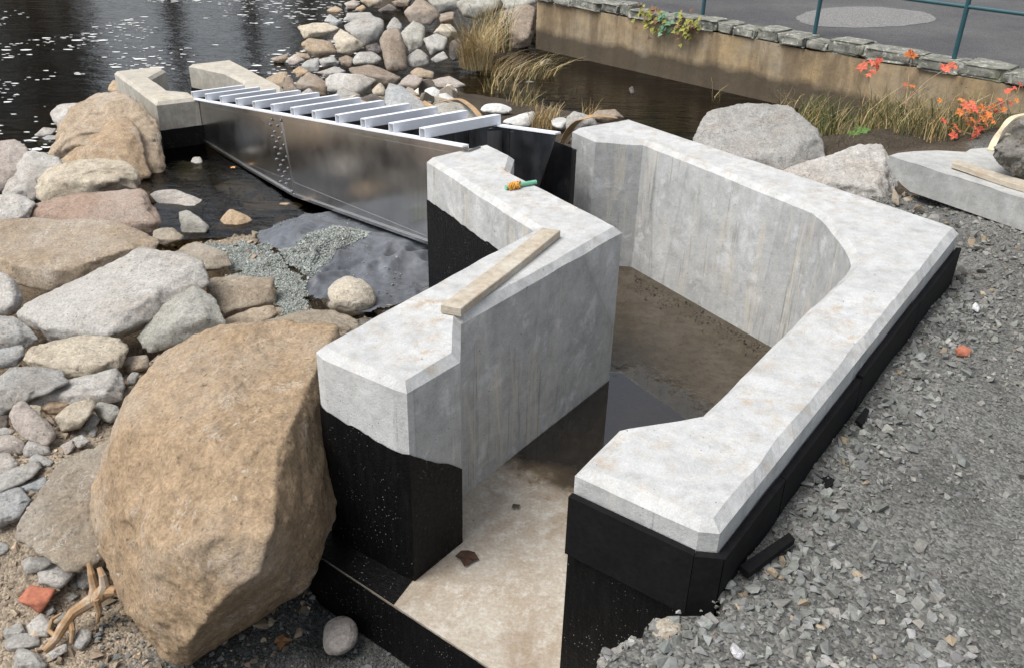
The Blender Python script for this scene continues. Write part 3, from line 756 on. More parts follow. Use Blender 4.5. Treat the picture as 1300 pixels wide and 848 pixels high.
M_PATCH = m.done(m.mix(1, (.19, .187, .18), m.ramp(bw.outputs[0], (.2, .6), (.8, 1.4)), 'MULTIPLY'), .95, m.bump(bw.outputs[0], .8, .006))
pts = []
for k in range(60):
    th = 2 * math.pi * k / 60; r = 1 + .05 * math.sin(3 * th + 1) + random.uniform(-.03, .03)
    pts.append((*P2(1097 + 88 * r * math.cos(th), 22.5 + 13.5 * r * math.sin(th), .604), .604))
obj("pavement_patch", pts, [range(60)], M_PATCH, kind="structure")
rail = thing("handrail", [*P2(1034, 42, .62), .62], "dark green metal handrail standing on the capstones by the pavement", "railing")
bases = [P(892, 20, .63), P(1034, 43, .63), P(1211, 75, .63)]
rd = (bases[2] - bases[0])[:2]; rd = rd / np.linalg.norm(rd)
hr = above(bases[2], 9) - .63
bases.append(bases[2] + np.array([*rd, 0]) * np.linalg.norm((bases[2] - bases[1])[:2]))
for b in bases:
    m = MB(); m.tube([b - [0, 0, .03], b + [0, 0, hr + .5]], .024, 12); m.build("post", M_RAIL, rail)
for dz, r in ((hr, .02), (hr + .5, .024)):
    m = MB(); s0, s1 = bases[0] - np.array([*rd, 0]) * 1.5, bases[3] + np.array([*rd, 0]) * 1.0
    m.tube([s0 + [0, 0, dz], s1 + [0, 0, dz]], r, 12); m.build("rail", M_RAIL, rail)
print("CHECK wall base", above(RA, 62), "rail h", hr, "flume far bottom", bot[0], "NL", NL, "far NR", FL + U3 * 1.13 + OFF)

print("BOT", [b.round(2).tolist() for b in bot], "sheet ground", [gz(*b[:2]) for b in bot])

# ------------------------------------------------------------------ rocks
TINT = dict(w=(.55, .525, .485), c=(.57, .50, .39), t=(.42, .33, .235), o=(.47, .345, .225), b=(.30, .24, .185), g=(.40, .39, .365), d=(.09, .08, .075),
            p=(.46, .40, .355), r=(.40, .29, .225), u=(.39, .40, .40), n=(.40, .39, .345), s=(.44, .425, .395), m=(.37, .31, .235))
def hull_planes(pts):
    bm = bmesh.new()
    for p in pts: bm.verts.new(p)
    r = bmesh.ops.convex_hull(bm, input=bm.verts)
    bm.normal_update()
    ns, ds = [], []
    for f in bm.faces:
        n = np.array(f.normal[:]); d = float(n @ np.array(f.verts[0].co[:]))
        if d < 1e-4: continue
        if all(n @ m_ < .985 for m_ in ns): ns.append(n); ds.append(d)
    bm.free()
    return np.array(ns), np.array(ds)
def rock(out, tint, label, cat="boulder", name="boulder", T=.75, tilt=.55, ridge=None, p=80, amp=1.0, lift=0.0, zb=None, lvl=None, mat=None, group=None, fz=.55, seed=None, fine=1.0):
    out = np.array(out, float); r = np.random.default_rng(int(out.sum()) if seed is None else seed)
    cx, cy = (out[:, 0].min() + out[:, 0].max()) / 2, (out[:, 1].min() + out[:, 1].max()) / 2
    by = out[:, 1].max()
    w0 = hit(cx, by) if zb is None else P(cx, by, zb)
    w0 = w0 + np.array([0, 0, lift])
    d0 = float((RM @ (w0 - CAM))[2])
    x, y = out[:, 0], out[:, 1]
    A = abs(.5 * np.sum(x * np.roll(y, -1) - y * np.roll(x, -1))); spx = math.sqrt(A / math.pi)
    size = spx * d0 / FPX
    d = d0 + T * size * .5
    def W(a, b, dd): return CAM + RM.T @ (np.array([(a - 650) / FPX, (b - 424) / FPX, 1.0]) * dd)
    tl = lambda b: tilt * (cy - b) / FPX * d
    pts = [W(a, b, d + tl(b)) for a, b in out]
    if ridge is None:
        if p <= 13:                                           # water-worn: evenly domed
            for i in range(len(out)):
                sc = fz + r.uniform(-.12, .12); a, b = cx + sc * (out[i, 0] - cx), cy + sc * (out[i, 1] - cy)
                pts.append(W(a, b, d + tl(b) - T * size * r.uniform(.55, .85)))
        else:                                                 # quarried: a broken edge between an upper face and a front face
            hw, hh = (x.max() - x.min()) / 2, (y.max() - y.min()) / 2; u0, sl = r.uniform(-.05, .42), r.uniform(-.3, .3)
            for f_ in (-.62, r.uniform(-.25, .25), .62):
                a, b = cx + f_ * hw, cy + (u0 + sl * f_) * hh * (1 - .3 * abs(f_))
                pts.append(W(a, b, d + tl(b) - T * size * r.uniform(.55, 1.0)))
            a, b = cx + r.uniform(-.3, .3) * hw, cy - r.uniform(.35, .6) * hh; pts.append(W(a, b, d + tl(b) - T * size * r.uniform(.15, .4)))
    else:
        for a, b, q in ridge: pts.append(W(a, b, d + tl(b) - q * size))
    for i in range(len(out)):
        sc = .68 + r.uniform(-.1, .1); a, b = cx + sc * (out[i, 0] - cx), cy + (.95 if out[i, 1] > cy else sc) * (out[i, 1] - cy)
        pts.append(W(a, b, d + tl(b) + T * size * r.uniform(.7, 1.0)))
    pts = np.array(pts); c = pts.mean(0)
    q = (pts - c) @ RM.T                                      # work in a frame stretched to a unit ball
    ext = np.abs(q).max(0); q = q / ext
    ns, ds = hull_planes(q)
    if p > 13:
        for _ in range(3 if ridge is None else 0):                                    # a corner or two knocked off
            u = r.normal(size=3); u[2] = -abs(u[2]) * .7; u /= np.linalg.norm(u)
            sup = float((q @ u).max()); ns = np.vstack([ns, u]); ds = np.append(ds, sup * r.uniform(.78, .95))
        p = max(p * 2.6, 140)
    if lvl is None: lvl = 6 if spx > 48 else 5 if spx > 24 else 4 if spx > 7 else 3
    dirs, faces = ico(lvl)
    t = np.clip(dirs @ ns.T, 1e-6, None) / ds
    rad = (t ** p).sum(1) ** (-1 / p) * 1.03
    v = dirs * rad[:, None]
    so = r.uniform(-50, 50, 3); vv = v * ext / size
    na = fbm(vv * .9 + so, 3, .5); nb = fbm(vv * 3.2 + so, 4, .55)
    nc = 1 - np.abs(fbm(vv * 1.7 + so + 9, 3, .5)) * 2
    v = v * (1 + amp * (.04 * na + .030 * nb * fine + .035 * np.minimum(nc, .35)))[:, None]
    if p > 13:                                                # hollows where a flake has come away
        for _ in range(4 if ridge is None else 0):
            u = r.normal(size=3); u[2] = -abs(u[2]); u /= np.linalg.norm(u)
            e = np.clip((dirs @ u - (.80 + .06 * na)) / .05, 0, 1); v = v * (1 - amp * r.uniform(.03, .10) * e * e * (3 - 2 * e))[:, None]
    ax = r.normal(size=3); ax /= np.linalg.norm(ax)
    if p > 13:                                                # bedding ledges
        fr = (vv @ ax) * r.uniform(2.5, 5) * 1.0 + .5 * nb; fr = fr - np.floor(fr)
        v = v * (1 + amp * r.uniform(.004, .022) * (fr - .5) * (np.sin(fbm(vv * .8 + so, 2) * 4) > -.2))[:, None]
    if lvl >= 5:
        v = v * (1 + amp * .014 * fine * fbm(vv * 11 + so, 4, .62))[:, None]
    wv = (v * ext) @ RM + c
    o = obj(name, wv, faces, mat or M_ROCK, smooth=True, label=label, cat=cat, group=group)
    tt = np.array(TINT[tint]) * r.uniform(.93, 1.07)
    o.color = (*tt, 1)
    return o

# --- the big brown boulder in front
rock([(262, 426), (330, 410), (424, 416), (424, 440), (424, 520), (424, 655), (388, 740), (366, 750), (286, 798), (242, 836), (212, 830), (196, 798), (152, 758), (128, 700), (123, 606), (147, 552), (172, 490), (206, 454)], 't',
     "huge rough brown boulder leaning against the black end of the chamber wall", T=.55, tilt=.42, p=110, amp=.7, lvl=7, zb=-.25, seed=5,
     ridge=[(408, 528, .30), (352, 572, .92), (347, 662, .98), (322, 726, .84), (272, 770, .70), (238, 814, .36), (156, 548, .42), (165, 650, .58), (232, 700, .86), (246, 566, .84), (300, 500, .46), (196, 772, .40)]).color = (.45, .325, .205, 1)
# --- boulders beside the far wall
rock([(108, 126), (123, 114), (151, 112), (170, 121), (186, 140), (196, 159), (203, 190), (205, 222), (186, 228), (150, 225), (82, 210), (61, 195), (74, 176), (78, 147), (101, 131)], 't', "large rounded tan boulder in the water against the small far wall", T=.8, zb=-.25, p=14, lvl=6)
rock([(78, 204), (118, 173), (146, 150), (163, 153), (179, 185), (192, 222), (174, 229), (141, 224), (80, 212)], 'o', "pointed orange tan boulder leaning on the large tan boulder by the water", T=.5, ridge=[(150, 158, .2), (120, 190, .4), (160, 195, .45), (140, 215, .4)], zb=-.2, lift=.0)
rock([(62, 145), (73, 133), (101, 131), (104, 150), (88, 172), (68, 160)], 'w', "pale rock behind the large tan boulder, at the water's edge", zb=-.2)
rock([(42, 173), (55, 162), (72, 164), (66, 174), (50, 177)], 's', "small flat grey stone at the waterline, furthest left beside the tan boulder", "rock", "rock", zb=-.2)
rock([(46, 180), (60, 172), (78, 173), (78, 184), (66, 192), (48, 189)], 'u', "wet bluish stone half under water beside the tan boulder", "rock", "rock", zb=-.26)
rock([(136, 114), (143, 102), (153, 104), (158, 116), (145, 122)], 'o', "small orange stone peeping out between tan boulder and far wall", "rock", "rock", zb=-.2)
rock([(-22, 186), (0, 179), (19, 178), (35, 190), (24, 214), (12, 240), (-22, 245)], 'p', "pinkish grey boulder at the left edge by the water", T=.7)
rock([(33, 194), (42, 191), (52, 194), (75, 201), (80, 209), (58, 222), (46, 254), (0, 252), (14, 222)], 'w', "upright pale slab of rock with a sharp top edge", T=.5, ridge=[(40, 198, .25), (30, 240, .4), (55, 215, .15)], p=30)
rock([(46, 226), (56, 213), (88, 206), (113, 200), (151, 205), (170, 213), (180, 241), (141, 250), (71, 262), (50, 254)], 'c', "broad cream white boulder above the red brown one", T=.8, amp=1.1)
rock([(38, 270), (42, 260), (94, 247), (177, 240), (204, 280), (193, 298), (141, 296), (94, 292), (40, 279)], 'r', "red brown streaked boulder lying under the cream white one", T=.55, ridge=[(50, 268, .2), (100, 262, .35), (175, 252, .35), (195, 283, .3), (110, 285, .42)], p=26)
rock([(-22, 250), (24, 247), (45, 258), (40, 280), (10, 292), (-22, 292)], 'w', "pale lumpy boulder at the left edge left of the red brown one", T=.7)
rock([(-24, 283), (10, 282), (44, 277), (103, 285), (164, 287), (199, 304), (195, 318), (161, 323), (130, 338), (68, 370), (20, 360), (-24, 336)], 't', "long flat tan boulder with an overhanging shadowed front", T=.6, tilt=1.0, p=34, amp=.7,
     ridge=[(-20, 318, .32), (20, 338, .42), (70, 345, .42), (115, 331, .4), (165, 313, .3), (100, 295, .0)])
rock([(27, 398), (82, 364), (178, 316), (219, 321), (253, 333), (263, 360), (239, 386), (191, 412), (147, 434), (68, 434), (38, 415)], 'w', "large white slab boulder with a sloping top and grey front face", T=.62, tilt=.7, p=34, amp=.75,
     ridge=[(252, 338, .1), (200, 368, .42), (160, 396, .52), (140, 424, .45), (60, 415, .35), (180, 328, .05)])
rock([(173, 428), (205, 386), (246, 361), (270, 375), (288, 412), (219, 440), (191, 447)], 'n', "angular greenish grey boulder with a pointed top beside the white slab", T=.6, ridge=[(248, 370, .25), (232, 402, .55), (262, 404, .45), (200, 430, .3)], p=32)
rock([(-22, 342), (5, 344), (20, 355), (32, 379), (22, 400), (-22, 402)], 'w', "rounded pale boulder cut by the left edge below the long flat tan one", T=.8, p=10)
rock([(-24, 398), (18, 400), (34, 411), (48, 431), (30, 444), (-24, 446)], 'g', "rough grey boulder at the left edge under the white slab", T=.6)
rock([(262, 355), (300, 350), (345, 354), (350, 381), (338, 391), (284, 404), (264, 392)], 'm', "square brown block under the grey grit by the black sheet", T=.6, p=34, ridge=[(268, 366, .35), (340, 366, .35), (332, 384, .35), (286, 396, .35)])
rock([(214, 322), (246, 306), (287, 320), (293, 337), (262, 346), (222, 340)], 'm', "flat dirt covered brown rock above the square brown block", T=.5, tilt=1.0)
rock([(190, 240), (219, 239), (260, 256), (255, 270), (236, 275), (193, 262)], 'w', "flat white rock at the pool's edge with a leaf beside it", T=.5, tilt=.9)
rock([(224, 266), (239, 268), (268, 290), (262, 300), (232, 302)], 'n', "grey green wedge of rock beside the pool", T=.55, p=30)
rock([(196, 290), (219, 289), (234, 301), (212, 314), (194, 306)], 'm', "dirt coated tan stone between red brown boulder and wedge", "rock", "rock")
rock([(272, 288), (291, 265), (318, 275), (323, 282), (308, 295), (280, 296)], 'o', "rounded tan stone standing in the shallow pool under the flume", T=.8, p=12, zb=-.24)
rock([(302, 260), (315, 255), (376, 256), (391, 263), (376, 269), (321, 273)], 't', "long low tan stone in the pool under the flume", T=.9, tilt=1.0, p=10, zb=-.24)
rock([(286, 405), (318, 392), (347, 387), (354, 398), (318, 416), (288, 418)], 't', "low tan rock between angular boulder and brown boulder", T=.5)
rock([(408, 384), (414, 364), (441, 349), (464, 355), (483, 374), (477, 392), (446, 403), (416, 394)], 'c', "round cream boulder sitting on the black sheet by the chamber wall", T=.9, p=9, amp=.8)
rock([(473, 394), (484, 386), (500, 388), (500, 398), (480, 402)], 't', "small tan stone right of the round cream boulder", "rock", "rock")
rock([(322, 412), (377, 396), (426, 393), (456, 408), (452, 424), (400, 432), (330, 428)], 'm', "brown dirt covered ledge of rock behind the huge boulder", T=.6, tilt=1.1, amp=1.2)
# submerged
rock([(210, 218), (232, 202), (262, 205), (264, 226), (238, 243), (212, 238)], 'n', "greenish slab lying under water in the pool", T=.4, tilt=1.4, zb=-.42)
rock([(242, 206), (246, 199), (255, 200), (258, 207), (250, 212)], 's', "small grey stone tip poking out of the pool", "rock", "rock", zb=-.2)
rock([(268, 240), (290, 228), (330, 230), (335, 246), (300, 256)], 'm', "brown stone under water beside the flume", T=.4, tilt=1.2, zb=-.42)
rock([(205, 238), (225, 228), (250, 236), (244, 250), (215, 250)], 'o', "orange brown stone under water near the flat white rock", "rock", "rock", tilt=1.2, T=.4, zb=-.4)
# --- lower left bank
B = lambda o, t, l, **k: rock(o, t, l, **{**dict(T=.6, tilt=.75), **k})
S = lambda o, t, l, **k: rock(o, t, l, "rock", "rock", **{**dict(T=.7, tilt=.7), **k})
B([(27, 461), (35, 440), (106, 425), (151, 429), (164, 440), (151, 468), (113, 477), (90, 486), (71, 472)], 'c', "pale tan blocky boulder with white lower edge under the white slab", p=30)
B([(-22, 494), (16, 467), (52, 466), (78, 470), (88, 484), (47, 500), (26, 508), (5, 526), (-22, 530)], 'g', "flat smooth grey boulder at the left edge with a sharp front", p=34, tilt=.9)
B([(30, 506), (71, 487), (113, 472), (151, 467), (162, 482), (158, 508), (141, 514), (94, 514), (59, 522), (33, 518)], 'w', "long whitish boulder carrying small cream stones", tilt=.9)
B([(10, 522), (26, 505), (35, 516), (38, 532), (71, 544), (75, 556), (59, 568), (28, 556), (15, 540)], 'p', "curved pink boulder left of the cream slab", p=12)
S([(53, 518), (60, 505), (90, 500), (93, 510), (73, 526), (56, 526)], 'o', "knobbly yellowish stone on the long whitish boulder", lift=.08)
S([(34, 514), (52, 515), (55, 532), (42, 535), (34, 531)], 'c', "small square cream stone resting on the curved pink boulder", lift=.06)
S([(66, 528), (90, 512), (113, 506), (123, 511), (104, 543), (75, 551)], 'c', "cream yellow slab of stone with a straight ridge", p=34, lift=.05)
S([(117, 515), (125, 508), (151, 515), (155, 526), (141, 539), (126, 532)], 'n', "rounded grey green cobble beside the cream slab", p=10, lift=.05)
S([(104, 543), (116, 523), (128, 532), (118, 546), (108, 549)], 's', "wedge shaped grey stone below the grey green cobble")
S([(54, 532), (64, 527), (72, 540), (60, 541)], 't', "small tan stone between two cream stones")
S([(152, 465), (163, 452), (189, 450), (190, 468), (165, 476)], 't', "rounded brown cobble with twigs at the huge boulder's left shoulder", p=11)
S([(160, 480), (168, 471), (178, 473), (172, 489), (161, 489)], 'g', "small round grey cobble beneath the brown cobble", p=9)
S([(26, 572), (40, 555), (61, 565), (67, 579), (31, 580)], 's', "angular grey cobble under the curved pink boulder")
S([(34, 583), (47, 575), (69, 586), (66, 594), (38, 592)], 's', "flat grey flake below the angular cobble")
S([(75, 566), (92, 557), (96, 568), (84, 578)], 'p', "small pink stone on the dirt beside the pink boulder")
S([(91, 557), (104, 551), (114, 560), (100, 572)], 's', "small dusty stone right of the small pink stone")
S([(93, 548), (108, 545), (112, 551), (104, 555)], 'g', "thin grey chip under the cream yellow slab")
S([(112, 548), (118, 541), (124, 546), (120, 556), (113, 555)], 'g', "little knob of grey stone next to the thin chip")
S([(-12, 556), (14, 551), (32, 560), (26, 576), (-12, 578)], 'p', "dusty pinkish rock at the left edge above the white one")
B([(-16, 576), (12, 575), (25, 588), (14, 604), (-16, 607)], 'w', "white angular rock cut by the left edge")
S([(-12, 546), (6, 542), (20, 546), (14, 554), (-12, 557)], 's', "thin grey rock at the left edge beneath the dark one")
S([(-14, 526), (8, 527), (14, 540), (6, 547), (-14, 547)], 'd', "dark rock at the left edge under the flat grey boulder")
S([(-14, 446), (10, 441), (30, 437), (33, 452), (20, 466), (-14, 468)], 'u', "bluish grey rough rock at the left edge")
B([(-14, 608), (24, 591), (50, 584), (54, 592), (37, 609), (-14, 629)], 's', "long pale tapering rock pointing right at the left edge", tilt=.9)
B([(-14, 630), (12, 620), (26, 619), (40, 636), (27, 658), (-14, 676)], 'u', "bluish grey splintered rock at the left edge")
S([(20, 617), (59, 603), (62, 619), (44, 632)], 'u', "broken flat blue grey shard above the splintered rock", p=30)
S([(26, 705), (44, 695), (71, 695), (74, 710), (41, 728), (28, 727)], 's', "rounded grey cobble, left one of the pair above the brick red stone")
S([(47, 721), (68, 711), (92, 713), (96, 727), (75, 749), (50, 739)], 'w', "pale cobble, right one of the pair above the brick red stone")
S([(21, 762), (37, 742), (72, 747), (52, 778)], 'r', "brick red block lying among grey cobbles", p=36, mat=M_BRICK, amp=.6)
S([(33, 793), (51, 778), (72, 794), (62, 810), (36, 807)], 'w', "pale round cobble left of the root", p=10)
S([(5, 813), (20, 804), (48, 804), (52, 822), (10, 829)], 's', "flat grey cobble near the bottom left corner")
S([(3, 799), (27, 788), (33, 804), (7, 813)], 's', "small dusty cobble at the left edge by the pale round one")
S([(18, 830), (24, 820), (51, 832), (60, 844), (51, 856), (18, 856)], 's', "grey cobble at the bottom edge of the left bank")
S([(92, 810), (102, 796), (117, 798), (118, 812), (105, 827), (92, 823)], 's', "round speckled cobble right of the root's lower end", p=9)
S([(53, 834), (85, 815), (86, 826), (65, 839)], 'w', "flat white chip of rock beneath the root")
S([(97, 724), (114, 715), (118, 738), (109, 750), (97, 745)], 's', "grey stone touching the gnarled top of the root")
S([(70, 766), (85, 749), (103, 755), (88, 767)], 'g', "flat grey stone left of the root")
S([(81, 745), (95, 730), (103, 743), (95, 750)], 'g', "grey stone above the flat one left of the root")
S([(57, 772), (66, 764), (71, 776), (61, 783)], 's', "small pale stone beside the brick red block")
S([(64, 782), (85, 776), (81, 788), (67, 790)], 'g', "low grey stone between pale round cobble and root")
S([(-10, 686), (12, 691), (11, 704), (-10, 711)], 'g', "dark grey cobble halfway down the left edge")
B([(14, 684), (52, 645), (104, 570), (150, 556), (168, 610), (150, 716), (85, 720), (60, 702), (32, 694)], 'm', "broad dusty rock face half buried in dirt left of the huge boulder", T=.35, tilt=.9, p=20, amp=1.2, lvl=6, fine=1.6)
S([(406, 808), (412, 786), (432, 777), (452, 782), (459, 800), (452, 824), (430, 835), (410, 830)], 'w', "smooth round pinkish white cobble on gravel beside the black footing", p=7, amp=.5, fine=.4, zb=-.24, lvl=5, T=.8).color = (.64, .575, .53, 1)
# --- far pile of rocks beyond the flume
F = lambda o, t, l, **k: rock(o, t, l, **{**dict(T=.8, tilt=.5), **k})
F([(377, 36), (394, 30), (415, 29), (432, 37), (409, 48), (386, 50)], 'c', "flat cream boulder at the water end of the far pile", zb=-.15)
F([(434, 33), (448, 27), (472, 21), (488, 26), (490, 42), (466, 61), (451, 50)], 's', "big heart shaped grey boulder on the far pile", zb=-.05)
F([(423, 48), (432, 37), (446, 46), (464, 60), (446, 71), (429, 69)], 'c', "cream boulder leaning below the heart shaped one", zb=-.05)
F([(380, 56), (391, 48), (422, 53), (430, 69), (402, 74), (386, 66)], 't', "rounded tan pink boulder under the flat cream one", zb=-.12, p=10)
F([(446, 76), (454, 66), (474, 65), (487, 75), (478, 84), (448, 84)], 's', "oval grey white boulder in the middle of the far pile", p=9, zb=-.05)
F([(481, 49), (492, 37), (507, 36), (515, 62), (516, 90), (491, 90), (486, 62)], 'b', "upright brown boulder with a pale left face on the far pile", p=34, zb=-.05, ridge=[(495, 50, .6), (494, 86, .6), (508, 50, .35), (486, 60, .2)])
F([(509, 42), (525, 27), (541, 35), (538, 60), (518, 70)], 'n', "upright grey boulder right of the brown upright one", p=28, zb=-.05)
F([(537, 50), (551, 42), (569, 49), (564, 65), (546, 72)], 's', "pale blocky boulder next to the dry grass clump", p=28, zb=-.05)
F([(548, 42), (558, 31), (572, 31), (581, 42), (568, 50)], 'c', "white cream rock behind the pale blocky boulder", zb=-.05)
F([(514, 75), (530, 62), (543, 68), (546, 82), (525, 88), (514, 84)], 'g', "grey rock in front of the upright grey boulder", zb=-.05)
F([(545, 76), (563, 65), (571, 75), (551, 82)], 's', "small pale wedge in front of the pale blocky boulder", zb=-.05)
F([(512, 16), (530, -4), (551, 9), (559, 19), (549, 32), (522, 31)], 'b', "big brown boulder at the back of the far pile", zb=-.1)
F([(538, -6), (588, -10), (586, 10), (558, 17)], 'n', "grey boulder at the top edge behind the brown ones", zb=-.1)
F([(555, 18), (578, 15), (577, 28), (561, 32)], 'b', "small brown rock left of the dry grass clump", zb=-.1)
F([(624, 50), (632, 16), (647, 19), (669, 6), (682, 8), (682, 36), (674, 60), (657, 64), (635, 60)], 'b', "large grey brown boulder against the corner of the retaining wall", T=.8, p=14, lvl=5, zb=-.2)
F([(636, -8), (680, -10), (680, 6), (650, 17), (640, 12)], 'n', "mossy grey boulder at the top edge above the large grey brown one", zb=.1)
F([(580, 2), (600, -12), (640, -12), (638, 14), (606, 26), (584, 22)], 'n', "greenish sloping rock behind the dry grass clump", zb=-.05)
F([(546, 102), (571, 97), (592, 109), (579, 114), (556, 113)], 'p', "flat pinkish wet rock at the edge of the still pool", tilt=1.0, zb=-.2)
F([(519, 93), (530, 86), (551, 92), (550, 103), (534, 99)], 't', "low tan rock above the pink grey boulder", zb=-.05)
F([(503, 110), (519, 94), (538, 100), (526, 116)], 'p', "pink grey boulder above the timber batten", zb=-.0, p=24)
F([(441, 87), (471, 83), (494, 91), (510, 100), (501, 110), (478, 107), (446, 95)], 'b', "long dark speckled boulder in the far pile", zb=-.05)
F([(414, 100), (426, 93), (457, 95), (479, 102), (452, 123), (438, 117), (416, 117)], 'w', "white topped boulder with a black hollow on its right", zb=-.02, ridge=[(430, 100, .2), (462, 100, .3), (448, 118, .4), (420, 112, .4)])
F([(374, 107), (392, 92), (417, 106), (415, 124), (398, 120), (380, 115)], 'b', "brown faceted boulder below the orange stone", p=28, zb=-.05)
F([(359, 110), (365, 93), (379, 114), (380, 122), (363, 130)], 'b', "brown wedge boulder beside the small far wall", p=28, zb=-.05)
F([(338, 100), (354, 92), (366, 92), (361, 113), (346, 113)], 't', "tan rock behind the small far wall", zb=-.1)
F([(371, 90), (380, 84), (393, 91), (378, 100)], 'o', "small orange stone in the far pile", zb=-.05)
F([(401, 93), (425, 85), (443, 91), (414, 99)], 's', "flat pale stone above the brown faceted boulder", zb=-.02)
F([(381, 84), (405, 73), (405, 92), (391, 93)], 'g', "blue grey stone left of the flat pale one", zb=-.05)
F([(404, 76), (423, 71), (432, 82), (408, 87)], 'g', "dark grey stone under the rounded tan pink boulder", zb=-.05)
F([(361, 79), (375, 68), (388, 77), (371, 84)], 'p', "pinkish flat stone at the waterline of the far pile", zb=-.15)
F([(373, 66), (391, 69), (396, 76), (386, 77)], 't', "thin tan stone wedged under the rounded boulder", zb=-.12)
F([(343, 75), (369, 67), (360, 80), (350, 82)], 'b', "flat wet brown stone reaching into the river", zb=-.18)
F([(471, 115), (483, 104), (490, 113), (489, 123), (474, 122)], 'c', "small round cream stone near the grey slab", p=9, zb=.0)
F([(489, 116), (494, 107), (509, 109), (535, 130), (558, 146), (544, 152), (507, 152), (488, 142)], 'u', "large flat blue grey slab leaning behind the flume", p=36, T=.4, tilt=.9, zb=.0, ridge=[(497, 118, .3), (500, 144, .45), (545, 148, .3), (520, 128, .2)])
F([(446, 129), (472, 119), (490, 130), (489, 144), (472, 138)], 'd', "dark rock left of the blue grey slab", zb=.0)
F([(383, 132), (429, 119), (454, 129), (482, 141), (482, 152), (450, 156), (400, 150)], 's', "broad low grey rock right behind the white cross bars", tilt=.9, zb=-.02)
F([(424, 120), (434, 111), (458, 121), (453, 129), (432, 124)], 'g', "grey stone above the broad low rock", zb=.0)
F([(377, 122), (392, 112), (402, 121), (396, 130), (380, 130)], 's', "small tan grey stone between brown boulders behind the flume", zb=-.05)
F([(414, 13), (426, 8), (436, 13), (432, 18), (418, 18)], 't', "tan stone in the water at the top of the far pile", zb=-.2)
F([(449, 13), (460, 6), (466, 11), (458, 16)], 'o', "yellow orange stone at the top of the far pile", zb=-.15)
F([(411, 27), (418, 18), (435, 29), (426, 35)], 'u', "blue grey wedge stone above the flat cream boulder", zb=-.15)
F([(433, 26), (440, 17), (470, 16), (476, 23), (450, 29)], 'g', "low wet grey rock behind the heart shaped boulder", zb=-.15, tilt=.9)
F([(456, -6), (486, -5), (485, 9), (470, 10), (460, 4)], 't', "tan brown boulder at the top edge of the far pile", zb=-.1)
F([(497, 3), (523, -5), (518, 9), (501, 9)], 'b', "brown stone at the top edge left of the big brown boulder", zb=-.1)
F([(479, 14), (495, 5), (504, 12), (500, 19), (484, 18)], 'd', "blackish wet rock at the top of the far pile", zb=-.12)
F([(436, 5), (450, 0), (458, 6), (450, 12), (440, 11)], 'p', "pinkish stone between tan and orange stones at the top", zb=-.15)
F([(490, 35), (500, 22), (512, 30), (509, 42), (496, 44)], 'g', "shaded grey rock behind the upright brown boulder", zb=-.1)
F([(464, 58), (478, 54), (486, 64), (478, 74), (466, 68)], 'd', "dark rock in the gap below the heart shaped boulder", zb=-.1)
F([(430, 76), (440, 70), (450, 76), (446, 86), (432, 84)], 'b', "brown stone left of the oval grey white boulder", zb=-.1)
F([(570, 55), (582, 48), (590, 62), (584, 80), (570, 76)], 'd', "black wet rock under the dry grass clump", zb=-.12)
F([(548, 132), (562, 133), (582, 131), (601, 140), (615, 157), (590, 164), (556, 156)], 'n', "grey green rough rock draped with a tan strap behind the flume", zb=.03, T=.6)
F([(718, 166), (721, 145), (728, 141), (754, 149), (760, 160), (735, 168)], 'g', "grey rock wedged behind the end of the right chamber wall", zb=.2)
F([(742, 150), (760, 140), (782, 139), (792, 150), (770, 158)], 'b', "brown grey stone behind the end of the right chamber wall", zb=-.05)
F([(798, 113), (803, 109), (807, 119), (801, 122)], 'd', "small dark stone tip standing in the still pool", zb=-.2)
# --- right bank
rock([(883, 180), (888, 160), (901, 145), (922, 142), (945, 134), (975, 139), (1006, 136), (1022, 151), (1051, 176), (1052, 205), (1010, 240), (945, 228), (884, 210)], 'g', "big grey speckled boulder behind the right chamber wall", T=.6, p=24, zb=.0, lvl=6, amp=.9)
rock([(996, 216), (1050, 198), (1090, 184), (1117, 184), (1128, 199), (1139, 236), (1132, 272), (1063, 262), (1000, 236)], 'w', "tan grey ridged boulder between grey boulder and concrete slab", T=.6, p=28, zb=.38, ridge=[(1085, 196, .15), (1122, 200, .2), (1060, 235, .5), (1120, 250, .5), (1020, 222, .3)], lvl=6, amp=1.2)
S([(1131, 258), (1134, 238), (1144, 253), (1142, 264)], 'm', "small upright pointed tan stone by the concrete slab")
S([(1145, 252), (1163, 247), (1162, 257), (1148, 259)], 't', "small flat tan stone under the tip of the concrete slab")
F([(1050, 180), (1065, 171), (1074, 180), (1069, 194), (1052, 192)], 'd', "dark stone at the foot of the bank grass", zb=.1)
rock([(1258, 190), (1268, 172), (1283, 156), (1325, 148), (1330, 232), (1280, 222), (1278, 205), (1261, 203)], 'd', "dark rough broken rock standing on the concrete slab at the right edge", T=.8, p=30, zb=.79, amp=1.6, lvl=6, fine=1.6).color = (.13, .12, .10, 1)
S([(1211, 443), (1222, 437), (1234, 444), (1230, 454), (1214, 452)], 'r', "orange red chunk lying on the grey gravel", mat=M_BRICK, zb=.59)
S([(926, 822), (931, 814), (946, 829), (942, 838), (932, 834)], 'w', "white sliver of stone on the gravel near the bottom edge", zb=.6, tilt=.9).color = (.7, .7, .72, 1)
S([(1233, 392), (1238, 383), (1245, 390), (1242, 398)], 'w', "bright white chip on the gravel right of the far wall corner", zb=.59).color = (.7, .7, .7, 1)
S([(829, 806), (834, 788), (848, 783), (862, 788), (868, 806), (850, 814)], 'c', "crusty lump of pale mortar under the black wall corner", zb=.585, amp=1.6, T=.6)
S([(830, 790), (832, 783), (842, 786), (840, 794)], 'g', "pointed grey chip beside the mortar lump", zb=.60)
